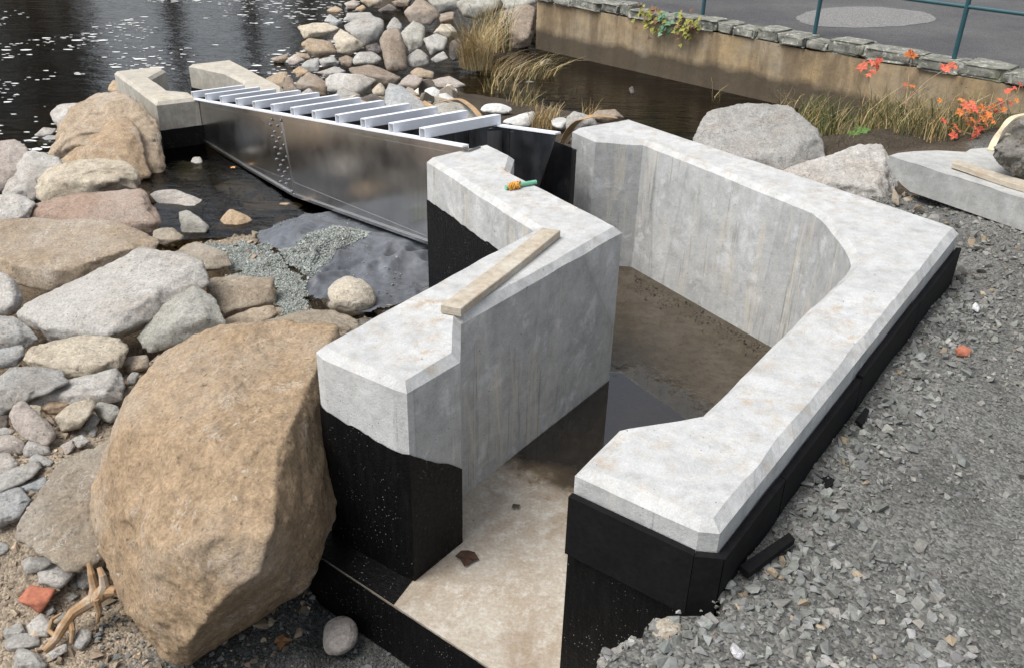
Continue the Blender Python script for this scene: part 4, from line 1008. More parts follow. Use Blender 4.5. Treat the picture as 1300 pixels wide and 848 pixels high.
B([(752, 850), (768, 828), (808, 806), (826, 812), (836, 830), (820, 870), (770, 890)], 's', "pale edged chunk of packed gravel at the brink of the pit", zb=.50, T=.4, tilt=1.1, amp=1.4)

# ------------------------------------------------------------------ loose stone and grit
CH = []
for k in range(14):
    bm = bmesh.new()
    for q in range(9):
        p = rng.normal(size=3); p /= np.linalg.norm(p); bm.verts.new(p * np.array([1, .82, .7]) * rng.uniform(.8, 1))
    r = bmesh.ops.convex_hull(bm, input=bm.verts)
    bmesh.ops.delete(bm, geom=[v for v in bm.verts if not v.link_faces], context='VERTS')
    bm.verts.index_update(); bm.verts.ensure_lookup_table()
    CH.append((np.array([v.co[:] for v in bm.verts]), np.array([[v.index for v in f.verts] for f in bm.faces]))); bm.free()
def chips(name, xy, size, cols, sink=.35, zf=None, flat=1.0, **kw):
    n = len(xy); z = ground_z(xy[:, 0], xy[:, 1]) if zf is None else zf
    V, Fc, K = [], [], []; off = 0
    ang = rng.uniform(0, 2 * math.pi, (n, 3)); ang[:, :2] = rng.normal(0, .45, (n, 2))
    ci = rng.integers(0, len(CH), n)
    for i in range(n):
        v, f = CH[ci[i]]
        a, b, c = ang[i]
        R = np.array([[math.cos(c), -math.sin(c), 0], [math.sin(c), math.cos(c), 0], [0, 0, 1]]) @ np.array([[1, 0, 0], [0, math.cos(a), -math.sin(a)], [0, math.sin(a), math.cos(a)]]) @ np.array([[math.cos(b), 0, math.sin(b)], [0, 1, 0], [-math.sin(b), 0, math.cos(b)]])
        s = size[i]
        w = (v * [1, 1, flat]) @ R.T * s + [xy[i, 0], xy[i, 1], z[i] + s * .5 * (1 - 2 * sink) * flat]
        V.append(w); Fc.append(f + off); K.append(np.repeat(cols[i][None], len(v), 0)); off += len(v)
    V, Fc, K = np.concatenate(V), np.concatenate(Fc), np.concatenate(K)
    o = obj(name, V, Fc, M_CHIP, origin=np.zeros(3), kind="stuff", **kw)
    ca = o.data.color_attributes.new("tint", 'FLOAT_COLOR', 'POINT')
    ca.data.foreach_set("color", np.c_[K, np.ones(len(K))].ravel())
    return o
def tints(n, base, var, warm=.0):
    base = np.array(base); b = base * np.exp(rng.normal(0, var, (n, 1)))
    t = rng.random((n, 1)) < warm
    return np.clip(np.where(t, b * np.array([1.5, 1.2, .9]), b * (1 + rng.normal(0, .015, (n, 3)))), .02, .8)
def scatter(n, x0, x1, y0, y1, keep):
    xy = np.c_[rng.uniform(x0, x1, n), rng.uniform(y0, y1, n)]
    return xy[keep(xy[:, 0], xy[:, 1])]
RBO = outset(RW, .055)
def off_walls(x, y): return ~inside(RBO, x, y) & ~inside(PIT, x, y)
def lumpy(x, y, s=1.1): return fbm(np.c_[x, y, 0 * x] * s + 5, 3)
# fill on the right
xy = scatter(34000, .15, 4.4, 1.0, 6.0, lambda x, y: off_walls(x, y) & (ground_z(x, y) > .46))
sz = np.clip(np.exp(rng.normal(math.log(.0058), .42, len(xy))), .003, .016)
chips("gravel", xy, sz, tints(len(xy), (.145, .142, .128), .22, .01))
xy = scatter(21000, .15, 4.4, 1.0, 6.0, lambda x, y: off_walls(x, y) & (ground_z(x, y) > .46) & (rng.random(len(x)) < np.clip(.60 + .7 * lumpy(x, y, 1.3), .28, 1)))
chips("gravel", xy, np.clip(np.exp(rng.normal(math.log(.0118), .44, len(xy))), .007, .036), tints(len(xy), (.19, .186, .167), .2, .006), .38)
# coarser stones collected along the foot of the wall and at the brink
a_, b_ = RBO[2], RBO[3]; t = rng.random(900); off = np.abs(rng.normal(0, .12, 900)) + .02
nrm = np.array([(b_ - a_)[1], -(b_ - a_)[0]]); nrm /= np.linalg.norm(nrm)
if np.dot(nrm, np.array([1, -1])) < 0: nrm = -nrm
xy = a_ + (b_ - a_) * t[:, None] + nrm * off[:, None]
chips("gravel", xy, np.clip(np.exp(rng.normal(math.log(.016), .4, len(xy))), .006, .036), tints(len(xy), (.17, .173, .162), .2, .03))
xy = scatter(900, .15, 1.2, 1.0, 1.9, lambda x, y: off_walls(x, y) & (ground_z(x, y) > .4))
chips("gravel", xy, np.clip(np.exp(rng.normal(math.log(.015), .4, len(xy))), .006, .034), tints(len(xy), (.19, .193, .182), .2, .04))
# grey grit at the bottom left, by the footing
front = lambda x, y: ~inside(SLAB, x, y)
xy = scatter(5200, -1.7, -.1, 1.2, 2.75, lambda x, y: front(x, y) & (ground_z(x, y) < -.15) & (x > -1.5 + .12 * lumpy(x, y, 3)))
chips("gravel", xy, np.clip(np.exp(rng.normal(math.log(.0075), .5, len(xy))), .003, .024), tints(len(xy), (.125, .128, .122), .28, .03))
# rubble and soil crumbs on the left bank
xy = scatter(9000, -3.6, -.75, 1.4, 6.1, lambda x, y: front(x, y) & ~inside(LO, x, y) & (rng.random(len(x)) < np.clip(.5 + .6 * lumpy(x, y, 1.6), .1, 1)))
chips("rubble", xy, np.clip(np.exp(rng.normal(math.log(.011), .65, len(xy))), .004, .05), tints(len(xy), (.27, .215, .155), .25, .0), .3)
# stones filling the gaps of the far pile
xy = scatter(3600, -3.2, .9, 7.5, 16.0, lambda x, y: (ground_z(x, y) > -.33) & (x > -2.6) & ((x < -.7) | (y > 11)))
chips("rubble", xy, np.clip(np.exp(rng.normal(math.log(.075), .5, len(xy))), .02, .2), tints(len(xy), (.27, .235, .19), .45, .0), .25)
xy = scatter(260, .0, 1.1, 5.9, 8.0, lambda x, y: ground_z(x, y) > -.2)
chips("rubble", xy, np.clip(np.exp(rng.normal(math.log(.02), .6, len(xy))), .006, .06), tints(len(xy), (.14, .105, .075), .4), .3)
# dark grit washed into the wet corner of the chamber
e0_, e1_ = P2(806, 349, 0), P2(972, 440, 0); t = rng.random(420)
xy = e0_ + (e1_ - e0_) * (t ** 1.3)[:, None] + (P2(806, 400, 0) - e0_) * np.abs(rng.normal(0, .22, 420))[:, None]
chips("grit", xy, np.clip(np.exp(rng.normal(math.log(.004), .5, len(xy))), .002, .014), tints(len(xy), (.055, .048, .038), .4), .3, zf=np.full(len(xy), .001))
# stones by the slab and the bank
xy = scatter(700, 1.5, 3.6, 3.9, 5.8, lambda x, y: off_walls(x, y))
chips("rubble", xy, np.clip(np.exp(rng.normal(math.log(.018), .5, len(xy))), .006, .05), tints(len(xy), (.15, .145, .13), .25, .1), .3)
# pebbles and silt on the pool bed
xy = scatter(900, -3.4, -1.2, 6.2, 8.2, lambda x, y: ground_z(x, y) < -.22)
chips("rubble", xy, np.clip(np.exp(rng.normal(math.log(.03), .5, len(xy))), .01, .09), tints(len(xy), (.20, .15, .09), .3), .3)

# ------------------------------------------------------------------ black sheet with grit on it
sp = np.array([P2(x, y, 0) for x, y in sheet_px])
x0, y0 = sp.min(0) - .02; x1, y1 = sp.max(0) + .02
N1 = 130; ux, uy = np.linspace(x0, x1, N1), np.linspace(y0, y1, N1); SX, SY = np.meshgrid(ux, uy)
fx_, fy_ = SX.ravel(), SY.ravel()
q = np.c_[fx_, fy_, 0 * fx_]
c1, c2 = P2(545, 330, 0), P2(395, 372, 0); fd_ = (c2 - c1) / np.linalg.norm(c2 - c1); fnn = np.array([-fd_[1], fd_[0]])
sd = (q[:, :2] - c1) @ fnn + .05 * vnoise(q * 3)
folds = .022 * np.exp(-(sd / .035) ** 2) - .028 * np.exp(-((sd + .07) / .035) ** 2) + .02 * np.exp(-((sd - .35) / .05) ** 2)
ridge_n = 1 - np.abs(fbm(q * np.array([2.2, 1.2, 1]) + 3, 3)) * 2
hump = P2(420, 290, 0)
SZ = surface_z(fx_, fy_) + .035 + folds + .042 * ridge_n * np.abs(ridge_n) + .012 * fbm(q * 8, 3) + .012 * (1 - 2 * np.abs(fbm(q * np.array([6, 3, 1]) + 20, 2))) + .015 * np.exp(-((fx_ - hump[0]) ** 2 + (fy_ - hump[1]) ** 2) / .18)
for k_ in range(len(SZ)):                                     # the sheet passes under the flume
    s_ = float((q[k_, :2] - FL[:2]) @ NN[:2])
    if s_ > -.5:
        e_ = float((q[k_, :2] - FL[:2]) @ U[:2]); be = [float((b - FL) @ U) for b in (*bot, bend)]
        lim = np.interp(e_, be, [b[2] for b in (*bot, bend)]) - .03 - .02 * vnoise(q[k_:k_ + 1] * 5)[0] + max(0, -s_ - .05) * .35
        SZ[k_] = min(SZ[k_], lim)
ins = inside(sp, fx_ + .03 * vnoise(q * 6), fy_ + .03 * vnoise(q * 6 + 9)).reshape(N1, N1)
ii = np.arange(N1 * N1).reshape(N1, N1); keep = ins[:-1, :-1] & ins[1:, 1:] & ins[1:, :-1] & ins[:-1, 1:]
sf = np.stack([ii[:-1, :-1], ii[:-1, 1:], ii[1:, 1:], ii[1:, :-1]], -1)[keep]
used = np.unique(sf); remap = -np.ones(N1 * N1, int); remap[used] = np.arange(len(used))
obj("ground_sheet", np.c_[fx_, fy_, SZ][used], remap[sf], M_GEO, smooth=True, label="wrinkled black plastic sheet spread under the flume, partly covered by grit", cat="plastic sheet")
def sheet_z(x, y):
    i = np.clip(((x - x0) / (x1 - x0) * (N1 - 1)).round().astype(int), 0, N1 - 1); j = np.clip(((y - y0) / (y1 - y0) * (N1 - 1)).round().astype(int), 0, N1 - 1)
    return np.where(ins[j, i], SZ.reshape(N1, N1)[j, i], surface_z(x, y) + .01)
gp = np.array([P2(x, y, .03) for x, y in [(232, 302), (262, 292), (300, 290), (336, 302), (350, 320), (372, 316), (398, 304), (440, 300), (470, 308), (452, 322), (430, 330), (412, 340), (398, 358), (392, 372), (396, 394), (372, 398), (356, 392), (350, 372), (346, 354), (318, 350), (296, 336), (282, 318)]])
xy = scatter(60000, gp[:, 0].min(), gp[:, 0].max(), gp[:, 1].min(), gp[:, 1].max(), lambda x, y: inside(gp, x + .06 * lumpy(x, y, 7), y + .06 * lumpy(x, y + 9, 7)))[:22000]
chips("grit", xy, np.clip(np.exp(rng.normal(math.log(.0065), .35, len(xy))), .003, .014), tints(len(xy), (.25, .265, .245), .25), .3, zf=sheet_z(xy[:, 0], xy[:, 1]) + .002)
ex = scatter(2500, sp[:, 0].min(), sp[:, 0].max(), sp[:, 1].min(), sp[:, 1].max(), lambda x, y: inside(sp, x, y) & (lumpy(x, y, 2.5) > .15) & ~inside(LO, x, y))
chips("grit", ex, np.clip(np.exp(rng.normal(math.log(.005), .35, len(ex))), .003, .012), tints(len(ex), (.24, .25, .235), .25), .3, zf=sheet_z(ex[:, 0], ex[:, 1]) + .002)

# ------------------------------------------------------------------ boards, slab and small things
def plank_between(name, tl, tr, br, bl, z, th, mat, label, cat, seg=24, bend=0.0):
    """board whose top face corners are seen at the four pixels, lying with its top at height z"""
    c = [P(*p, z) if not np.ndim(z) else P(*p, zz) for p, zz in zip((tl, tr, br, bl), (z if np.ndim(z) else [z] * 4))]
    m = MB(); v = []; 
    for i in range(seg + 1):
        t = i / seg; a, b = c[0] + (c[1] - c[0]) * t, c[3] + (c[2] - c[3]) * t
        j = .0025 * math.sin(7 * t + 1) + bend * math.sin(math.pi * t)
        e = .003
        w = (b - a) / np.linalg.norm(b - a)
        for p, dz in ((a + w * e, 0), (b - w * e, 0), (b, -e), (b, -th), (a, -th), (a, -e)): v.append(p + [0, 0, dz + j])
    f = []
    for i in range(seg):
        for k in range(6): f.append((6 * i + k, 6 * i + (k + 1) % 6, 6 * i + 6 + (k + 1) % 6, 6 * i + 6 + k))
    f += [list(range(6))[::-1], list(range(6 * seg, 6 * seg + 6))]
    m.add(v, f)
    return m.build(name, mat, label=label, cat=cat)
plank_between("plank", (559.5, 388), (688, 290), (711.5, 293.5), (585, 393), TOP + .034, .032, M_PLANK, "weathered timber plank lying across the top of the Z-shaped chamber wall", "plank")
top_px = [(1129, 198), (1140, 195), (1160, 192), (1190, 191), (1226, 194), (1232, 190), (1262, 187), (1330, 186), (1420, 200), (1440, 300), (1300, 252.5)]
bot_px = [(1134, 204), (1142, 197), (1160, 193), (1190, 192), (1226, 195), (1232, 191), (1262, 188), (1330, 187), (1420, 200), (1440, 300), (1300, 252.5)]
SZT = .785
m = MB(); tp = [P2(x, y, SZT) for x, y in top_px]
fa, fb_ = tp[0], tp[-1]
n = len(tp)
edge = [tp[-1] + (tp[0] - tp[-1]) * t for t in np.linspace(0, 1, 14)[1:-1]]      # front edge, its underside curving up to the pointed end
ring = tp + edge
bz = [SZT - .17] * len(ring)
for i in range(len(ring)):
    s = np.linalg.norm(ring[i] - fa)
    if i in (0, 1) or i >= n: bz[i] = SZT - .17 * min(1, 
        .34 + .62 * (s / .16) ** .8) if s < .2 else SZT - .17
bz[0] = SZT - .05; bz[1] = SZT - .06; bz[2] = SZT - .1
k = len(ring); jz = .003 * rng.normal(size=k)
m.add([(*p, SZT + jz[i] * .5) for i, p in enumerate(ring)] + [(*p, z) for p, z in zip(ring, bz)], [list(range(k)), list(range(k, 2 * k))[::-1]] + [((i + 1) % k, i, k + i, k + (i + 1) % k) for i in range(k)])
so2 = m.build("concrete_slab", M_SLAB, label="flat grey concrete slab with a pointed end lying on the gravel", cat="concrete slab")
plank_between("plank", (1213, 203.5), (1340, 240), (1330, 247), (1209, 207.5), SZT + .034, .03, M_PLANK, "short brown board lying on the flat concrete slab", "plank")
# webbing over the broken rock on the slab
def strapband(px, zs, wid, label, mat=M_STRAP, name="strap", cat="strap", th=.004, vertical=False):
    pts = [P(x, y, z) for (x, y), z in zip(px, zs)]
    fine_ = []
    for i in range(len(pts) - 1):
        for t in np.linspace(0, 1, 6)[:-1]:
            p0, p1, p2, p3 = pts[max(i - 1, 0)], pts[i], pts[i + 1], pts[min(i + 2, len(pts) - 1)]
            fine_.append(.5 * ((2 * p1) + (-p0 + p2) * t + (2 * p0 - 5 * p1 + 4 * p2 - p3) * t * t + (-p0 + 3 * p1 - 3 * p2 + p3) * t ** 3))
    fine_.append(pts[-1])
    sd_ = []
    for i in range(len(fine_)):
        d = fine_[min(i + 1, len(fine_) - 1)] - fine_[max(i - 1, 0)]; s = np.cross(d, [0, 0, 1]); s = s / (np.linalg.norm(s) + 1e-9)
        sd_.append(s * wid / 2)
    m = MB(); m.ribbon(fine_, sd_, th)
    return m.build(name, mat, smooth=False, label=label, cat=cat)
strapband([(1257, 193), (1264, 178), (1276, 160), (1290, 150), (1318, 146)], [.93, .98, 1.06, 1.10, 1.12], .035, "cream webbing sling lying over the broken rock at the right edge", M_ROPE, "sling", "sling", .012)
strapband([(1279, 176), (1284, 168), (1294, 163), (1302, 170), (1318, 168)], [.985, 1.0, 1.01, 1.0, 1.0], .035, "short loop of cream webbing on the broken rock's front", M_ROPE, "sling", "sling", .015)
plank_between("timber_batten", (509, 111), (531, 124), (557, 138), (553, 143), [.16, .15, .14, .14], .025, M_BATTEN, "sawn timber batten lying along the blue grey slab", "batten")
strapband([(556, 131), (568, 128), (583, 127), (594, 133), (604, 142), (614, 156)], [.20, .23, .24, .25, .24, .18], .055, "tan webbing strap draped over the grey green rough rock", M_STRAP)
strapband([(712, 186), (720, 170), (731, 157), (742, 151), (757, 148), (782, 150)], [.62, .72, .82, .87, .88, .86], .055, "tan webbing strap curling over the end of the right chamber wall", M_STRAP)
rod = thing("rod", P(660, 235, TOP), "green plastic rod with orange string tied round it, on the chamber wall", "rod")
m = MB(); m.tube([P(642, 238.5, TOP + .014), P(660, 235, TOP + .014), P(680.5, 231.5, TOP + .014)], .0115, 10); m.build("rod_shaft", M_GREENROD, rod)
m = MB()
for s in range(7):
    c = P(647 + s * 2.0, 237.6 - s * .38, TOP + .016); L = [c + .021 * np.array([.25 * math.sin(a * 2 + s), math.cos(a + s), .8 * math.sin(a + s)]) * random.uniform(.85, 1.2) for a in np.linspace(0, 6.6, 14)]
    m.tube(L, .0042, 5)
for s in range(8):
    c = P(652, 237, TOP + .01); e = c + np.array([random.uniform(-.05, .05), random.uniform(-.05, .05), random.uniform(-.01, .02)]); m.tube([c, (c + e) / 2 + [0, 0, .012], e], .002, 4)
m.build("string", M_STRING, rod)
# root, bottom left
root = thing("tree_root", P(95, 790, -.18), "forked brown tree root lying in front of the huge boulder", "root")
m = MB(); m.tube([P(x, y, z) for x, y, z in [(56, 826, -.18), (70, 812, -.165), (78, 798, -.15), (92, 778, -.13), (110, 766, -.11), (124, 757, -.08), (136, 748, -.05), (148, 750, -.03)]], [.012, .016, .019, .02, .024, .027, .03, .012], 9); m.build("main_root", M_ROOT, root)
for path, r in (([(118, 762, -.09), (120, 745, -.05), (116, 728, 0), (113, 714, .03)], [.02, .018, .014, .008]), ([(128, 755, -.06), (133, 742, -.02), (130, 730, .02), (126, 720, .04)], [.02, .019, .013, .009]),
                ([(88, 783, -.14), (92, 800, -.16), (90, 816, -.19)], [.014, .011, .006]), ([(72, 808, -.16), (62, 800, -.17), (66, 786, -.17), (78, 778, -.16)], [.009, .008, .007, .004]), ([(122, 760, -.07), (126, 775, -.12), (124, 788, -.16)], [.015, .012, .006])):
    m = MB(); m.tube([P(*p) for p in path], r, 8); m.build("side_root", M_ROOT, root)
# scraps of board on the gravel
def scrap(px, z, label, th=.012):
    m = MB(); m.plate([P(x, y, z) for x, y in px], (0, 0, th)); return m.build("board_offcut", M_BOARD, label=label, cat="board offcut")
scrap([(938, 724), (1000, 682), (1008, 690), (950, 734)], .615, "long black board strip lying on gravel near the wall corner", .02)
scrap([(1032, 612), (1056, 606), (1060, 612), (1036, 619)], .605, "small black board scrap on gravel midway along the wall")
scrap([(1046, 615), (1058, 609), (1061, 615), (1048, 622)], .618, "dark bluish scrap leaning on the small black board scrap", .008)
scrap([(1085, 536), (1098, 520), (1103, 524), (1094, 542)], .62, "upper black board scrap against the wall foot, furthest from the corner")
# leaves
def leaf_shape(c, r, nrm, rot, lobes=5, cut=.6):
    nrm = np.array(nrm, float); nrm /= np.linalg.norm(nrm); a = np.cross(nrm, [.3, .9, .2]); a /= np.linalg.norm(a); b = np.cross(nrm, a)
    v = [np.array(c)]
    for k in range(2 * lobes):
        th = rot + 2 * math.pi * k / (2 * lobes); rr = r * (1.0 if k % 2 == 0 else cut) * random.uniform(.7, 1.25)
        v.append(np.array(c) + rr * (math.cos(th) * a + math.sin(th) * b) + nrm * r * (.18 if k % 2 else -.05))
    n = 2 * lobes
    return v, [(0, 1 + k, 1 + (k + 1) % n) for k in range(n)]
def set_tint(o, cols):
    ca = o.data.color_attributes.new("tint", 'FLOAT_COLOR', 'POINT'); ca.data.foreach_set("color", np.c_[cols, np.ones(len(cols))].ravel())
def ground_leaf(px, z, r, colr, label):
    v, f = leaf_shape(P(*px, z + .01), r, (random.uniform(-.2, .2), random.uniform(-.2, .2), 1), random.random() * 6, 4, .72)
    o = obj("fallen_leaf", v, f, M_LEAF, label=label, cat="leaf"); set_tint(o, np.repeat([colr], len(v), 0)); return o
ground_leaf((592, 707), .004, .045, (.05, .025, .015), "dark wet leaf on the slab beside the black wall foot")
ground_leaf((655, 642), .004, .018, (.06, .05, .035), "small dark leaf in the middle of the dry slab")
ground_leaf((357, 814), -.225, .035, (.24, .13, .06), "brown oak leaf on the gravel near the huge boulder")
ground_leaf((208, 251), WATER, .03, (.40, .30, .16), "tan leaf floating at the pool edge by the flat white rock")
ground_leaf((296, 213), WATER, .03, (.45, .26, .10), "orange leaf floating beside the flume's lower edge")
# ------------------------------------------------------------------ sandbags
def bag(out, label, zb, lift=0):
    o = rock(out, 'w', label, "sandbag", "sandbag", T=.7, tilt=.8, p=6, amp=1.1, zb=zb, lift=lift, lvl=5, mat=M_BAG, fine=.8); return o
bag([(610, 146), (620, 142), (638, 146), (636, 153), (612, 153)], "lower white sandbag squashed under another, behind the flume end", .0)
bag([(606, 140), (618, 130), (640, 131), (655, 140), (642, 147), (614, 145)], "plump white sandbag lying on top of another behind the flume end", .05)
bag([(632, 156), (647, 148), (677, 140), (685, 146), (674, 163), (655, 164)], "torn white sandbag beside the black soil at the flume's end", .05)
bag([(698, 152), (712, 148), (724, 153), (714, 166), (702, 162)], "white sandbag half hidden by the end of the right chamber wall", .1)
bag([(536, 114), (551, 109), (564, 119), (556, 127), (541, 123)], "greyish white sandbag above the timber batten", .05)
bag([(554, 120), (566, 117), (580, 127), (562, 135)], "small white sandbag to the right of the timber batten", .05)

# ------------------------------------------------------------------ grass and plants
def tuft(px, zb, n, h, spread, cols, label, lean=(0, 0), w=.005, droop=.5, cat="grass", name="grass_tuft"):
    c = P(*px, zb); V, Fc, K = [], [], []
    for i in range(n):
        a = random.uniform(0, 6.283); r = spread * math.sqrt(random.random()); b = c + [r * math.cos(a), r * math.sin(a), -.02]
        hh = h * random.uniform(.45, 1.05); d = random.uniform(0, 6.283); l = hh * random.uniform(.1, droop)
        dv = np.array([math.cos(d) * l + lean[0] * hh, math.sin(d) * l + lean[1] * hh, 0]); sdv = np.array([-math.sin(d + .7), math.cos(d + .7), 0]) * w * random.uniform(.6, 1.3)
        k = len(V)
        for t in (0, .4, .75, 1.0):
            p = b + dv * t * t + [0, 0, hh * (t - .28 * t * t * random.uniform(.6, 1.4))]
            V += [p - sdv * (1 - t * .85), p + sdv * (1 - t * .85)]
        cc = np.array(random.choice(cols)) * random.uniform(.7, 1.25)
        K += [cc] * 8
        for q in range(3): Fc.append((k + 2 * q, k + 2 * q + 1, k + 2 * q + 3, k + 2 * q + 2))
    o = obj(name, V, Fc, M_LEAF, origin=c, label=label, cat=cat); set_tint(o, np.clip(np.array(K), 0, 1)); return o
STRAW, GRN, OLV = [(.46, .34, .17), (.52, .41, .23), (.36, .25, .11)], [(.045, .08, .02), (.08, .11, .035)], [(.14, .13, .05), (.24, .20, .08)]
tuft((604, 84), -.1, 560, .9, .22, STRAW * 3 + OLV + [(.60, .50, .32), (.2, .13, .06)], "tall dry straw grass clump at the edge of the still pool", (-.02, 0), .0045, .95)
tuft((628, 62), -.08, 160, 1.0, .25, OLV + GRN + STRAW, "greener grass behind the tall dry straw clump", (0, 0), .008, .5)
tuft((632, 92), -.17, 130, .40, .30, STRAW, "flattened straw grass hanging over the pool beside the tall clump", (.45, -.2), .004, .8)
tuft((672, 98), -.2, 120, .45, .35, STRAW + OLV, "sparse bent reeds standing in the still pool", (.6, -.2), .006, .8)
tuft((640, 118), -.2, 60, .5, .28, OLV + STRAW, "thin green and straw reeds in the shallow pool", (.1, 0), .006, .8)
tuft((662, 140), -.1, 90, .38, .16, OLV + STRAW, "green and straw shoots rising behind the plump sandbag", (.1, 0), .005, .6)
tuft((692, 164), .05, 190, .36, .14, STRAW, "dry straw tuft on the black soil by the torn sandbag", (-.1, 0), .005, .6)
tuft((748, 146), -.1, 30, .28, .08, STRAW, "lone little straw tuft in front of the still pool", (.1, 0), .004, .7)
for i, (x, y, z, n, h, s, cl, lab) in enumerate([
    (1040, 172, .05, 320, .50, .30, GRN + OLV + STRAW, "dark green sedge at the left end of the bank grass"),
    (1085, 180, .15, 260, .38, .32, OLV + STRAW + GRN, "low olive grass behind the tan grey boulder"),
    (1130, 172, .2, 360, .62, .30, STRAW + OLV, "tall straw grass with seed heads in the middle of the bank"),
    (1172, 176, .3, 300, .50, .28, STRAW + OLV + GRN, "straw and green grass behind the tip of the concrete slab"),
    (1215, 174, .4, 340, .52, .32, STRAW + OLV, "straw grass under the orange maple seedling"),
    (1262, 172, .45, 180, .45, .30, OLV + GRN, "dark olive grass at the right end of the bank"),
    (1010, 150, -.1, 160, .45, .28, GRN + STRAW, "wispy grass beside the grey speckled boulder at the pool"),
    (1100, 190, .25, 120, .22, .3, GRN + OLV, "short green grass in front of the tall straw grass"),
    (1060, 160, .0, 220, .5, .35, GRN + OLV, "shaded green grass against the retaining wall, left part"),
    (1150, 160, .2, 220, .5, .35, OLV + STRAW, "olive grass against the retaining wall, middle part"),
    (900, 140, -.3, 14, .55, .15, STRAW, "few thin dry stalks standing in the pool behind the chamber wall")]):
    tuft((x, y), z, int(n * .75), h * .95, s, cl + GRN + OLV, lab, (random.uniform(-.1, .1), 0), .0042, .65)
def sapling(base, zb, stems, leaves, lr, cols, label, stemcol=(.10, .05, .03), name="seedling", lobes=5):
    t = thing(name, P(*base, zb), label, "seedling")
    d = np.linalg.norm(P(*base, zb) - CAM)
    dep = float((RM @ (P(*base, zb) - CAM))[2])
    at = lambda x, y, o=0.0: CAM + RM.T @ (np.array([(x - 650) / FPX, (y - 424) / FPX, 1.0]) * (dep + o))
    m = MB()
    for st in stems: m.tube([at(*p) for p in st], [.006 - .004 * i / max(1, len(st) - 1) for i in range(len(st))], 5)
    nodes = [np.array(p, float) for st in stems for a, b in zip(st[:-1], st[1:]) for p in (a, ((a[0] + b[0]) / 2, (a[1] + b[1]) / 2), b)]
    offs = [random.uniform(-.12, .12) for _ in leaves]
    for (x, y), o_ in zip(leaves, offs):
        nd = min(nodes, key=lambda p: (p[0] - x) ** 2 + (p[1] - y - 6) ** 2); m.tube([at(*nd), at((nd[0] + x) / 2, (nd[1] + y) / 2 + 2, o_ * .6), at(x, y, o_)], .0022, 4)
    m.build("stem", M_ROOT, t)
    for (x, y), o_ in zip(leaves, offs):
        v, f = leaf_shape(at(x, y, o_), lr * random.uniform(.7, 1.25), (random.uniform(-.5, .5), random.uniform(-.9, -.2), random.uniform(.4, 1)), random.random() * 6, lobes)
        o = obj("leaf", v, f, M_LEAF, t); set_tint(o, np.repeat([np.array(random.choice(cols)) * random.uniform(.8, 1.15)], len(v), 0))
    return t
RED, ORG = [(.50, .10, .06), (.58, .15, .09), (.42, .08, .045)], [(.52, .17, .05), (.58, .22, .06), (.46, .12, .045), (.55, .14, .08)]
sapling((1092, 172), .1, [[(1092, 172), (1094, 135), (1103, 105), (1106, 84)]], [(1098, 82), (1106, 80), (1113, 84), (1108, 92), (1103, 96), (1116, 78), (1094, 86)], .045, RED, "thin red leaved seedling in front of the retaining wall, left one")
sapling((1146, 175), .2, [[(1146, 175), (1150, 130), (1154, 95), (1157, 74)], [(1150, 130), (1175, 105), (1203, 86)]], [(1153, 70), (1160, 72), (1157, 67), (1198, 86), (1206, 83), (1212, 86), (1202, 89), (1150, 108), (1158, 110)], .042, RED + ORG, "thin forked red leaved seedling reaching up to the capstones")
lv = [(1221, 128), (1226, 134), (1219, 143), (1230, 142), (1237, 140), (1243, 146), (1250, 142), (1256, 138), (1262, 136), (1270, 130), (1269, 127), (1283, 132), (1290, 128), (1233, 152), (1241, 155), (1248, 152), (1238, 163), (1244, 164), (1230, 158), (1226, 150), (1212, 160), (1209, 166), (1217, 166), (1211, 172), (1252, 158), (1260, 154), (1240, 170), (1236, 176), (1243, 180), (1232, 181), (1246, 186), (1238, 187), (1274, 140), (1280, 116), (1288, 112), (1295, 108), (1193, 128), (1198, 154), (1255, 147), (1247, 137), (1234, 133), (1228, 138), (1264, 142)]
sapling((1232, 190), .42, [[(1232, 190), (1236, 165), (1243, 145), (1256, 134), (1270, 128)], [(1236, 165), (1226, 148), (1221, 130)], [(1243, 145), (1265, 135), (1290, 120)], [(1236, 172), (1215, 165)]], lv, .036, ORG + RED[:1], "bushy maple seedling with bright orange red leaves behind the concrete slab")
sapling((1090, 186), .2, [[(1090, 186), (1090, 172)], [(1090, 186), (1080, 178)]], [(1090, 166), (1086, 170), (1094, 172), (1082, 178), (1092, 178), (1080, 172), (1096, 166)], .05, [(.08, .17, .04), (.11, .2, .05)], "small green leafy plant at the foot of the bank grass", name="leafy_plant")
def wallplant(c, n, sp, cols, label):
    p0 = RA[:2] + RWD * wall_at(c[0]); base = on_plane(c[0], c[1], [*(RA[:2] - RWN * .05), 0], np.array([*RWN, 0]))
    t = thing("wall_plant", base, label, "plant")
    for i in range(n):
        q = base + np.array([*RWD, 0]) * random.gauss(0, sp) + np.array([0, 0, random.gauss(0, sp * .75)]) - np.array([*RWN, 0]) * random.uniform(0, .12)
        v, f = leaf_shape(q, random.uniform(.028, .05), (-RWN[0] + random.uniform(-.5, .5), -RWN[1] + random.uniform(-.4, .4), .6), random.random() * 6, 3)
        o = obj("leaf", v, f, M_LEAF, t); set_tint(o, np.repeat([np.array(random.choice(cols)) * random.uniform(.75, 1.2)], len(v), 0))
wallplant((829, 22), 46, .11, [(.22, .22, .05), (.28, .26, .06), (.16, .09, .05)], "yellow green plant growing from the capstones, left of three")
wallplant((850, 30), 26, .09, [(.10, .19, .11), (.14, .24, .14)], "blue green leafy plant growing from the capstones, middle of three")
wallplant((873, 33), 46, .10, [(.24, .24, .05), (.30, .28, .06), (.15, .09, .05)], "yellow plant hanging over the retaining wall, right of three")

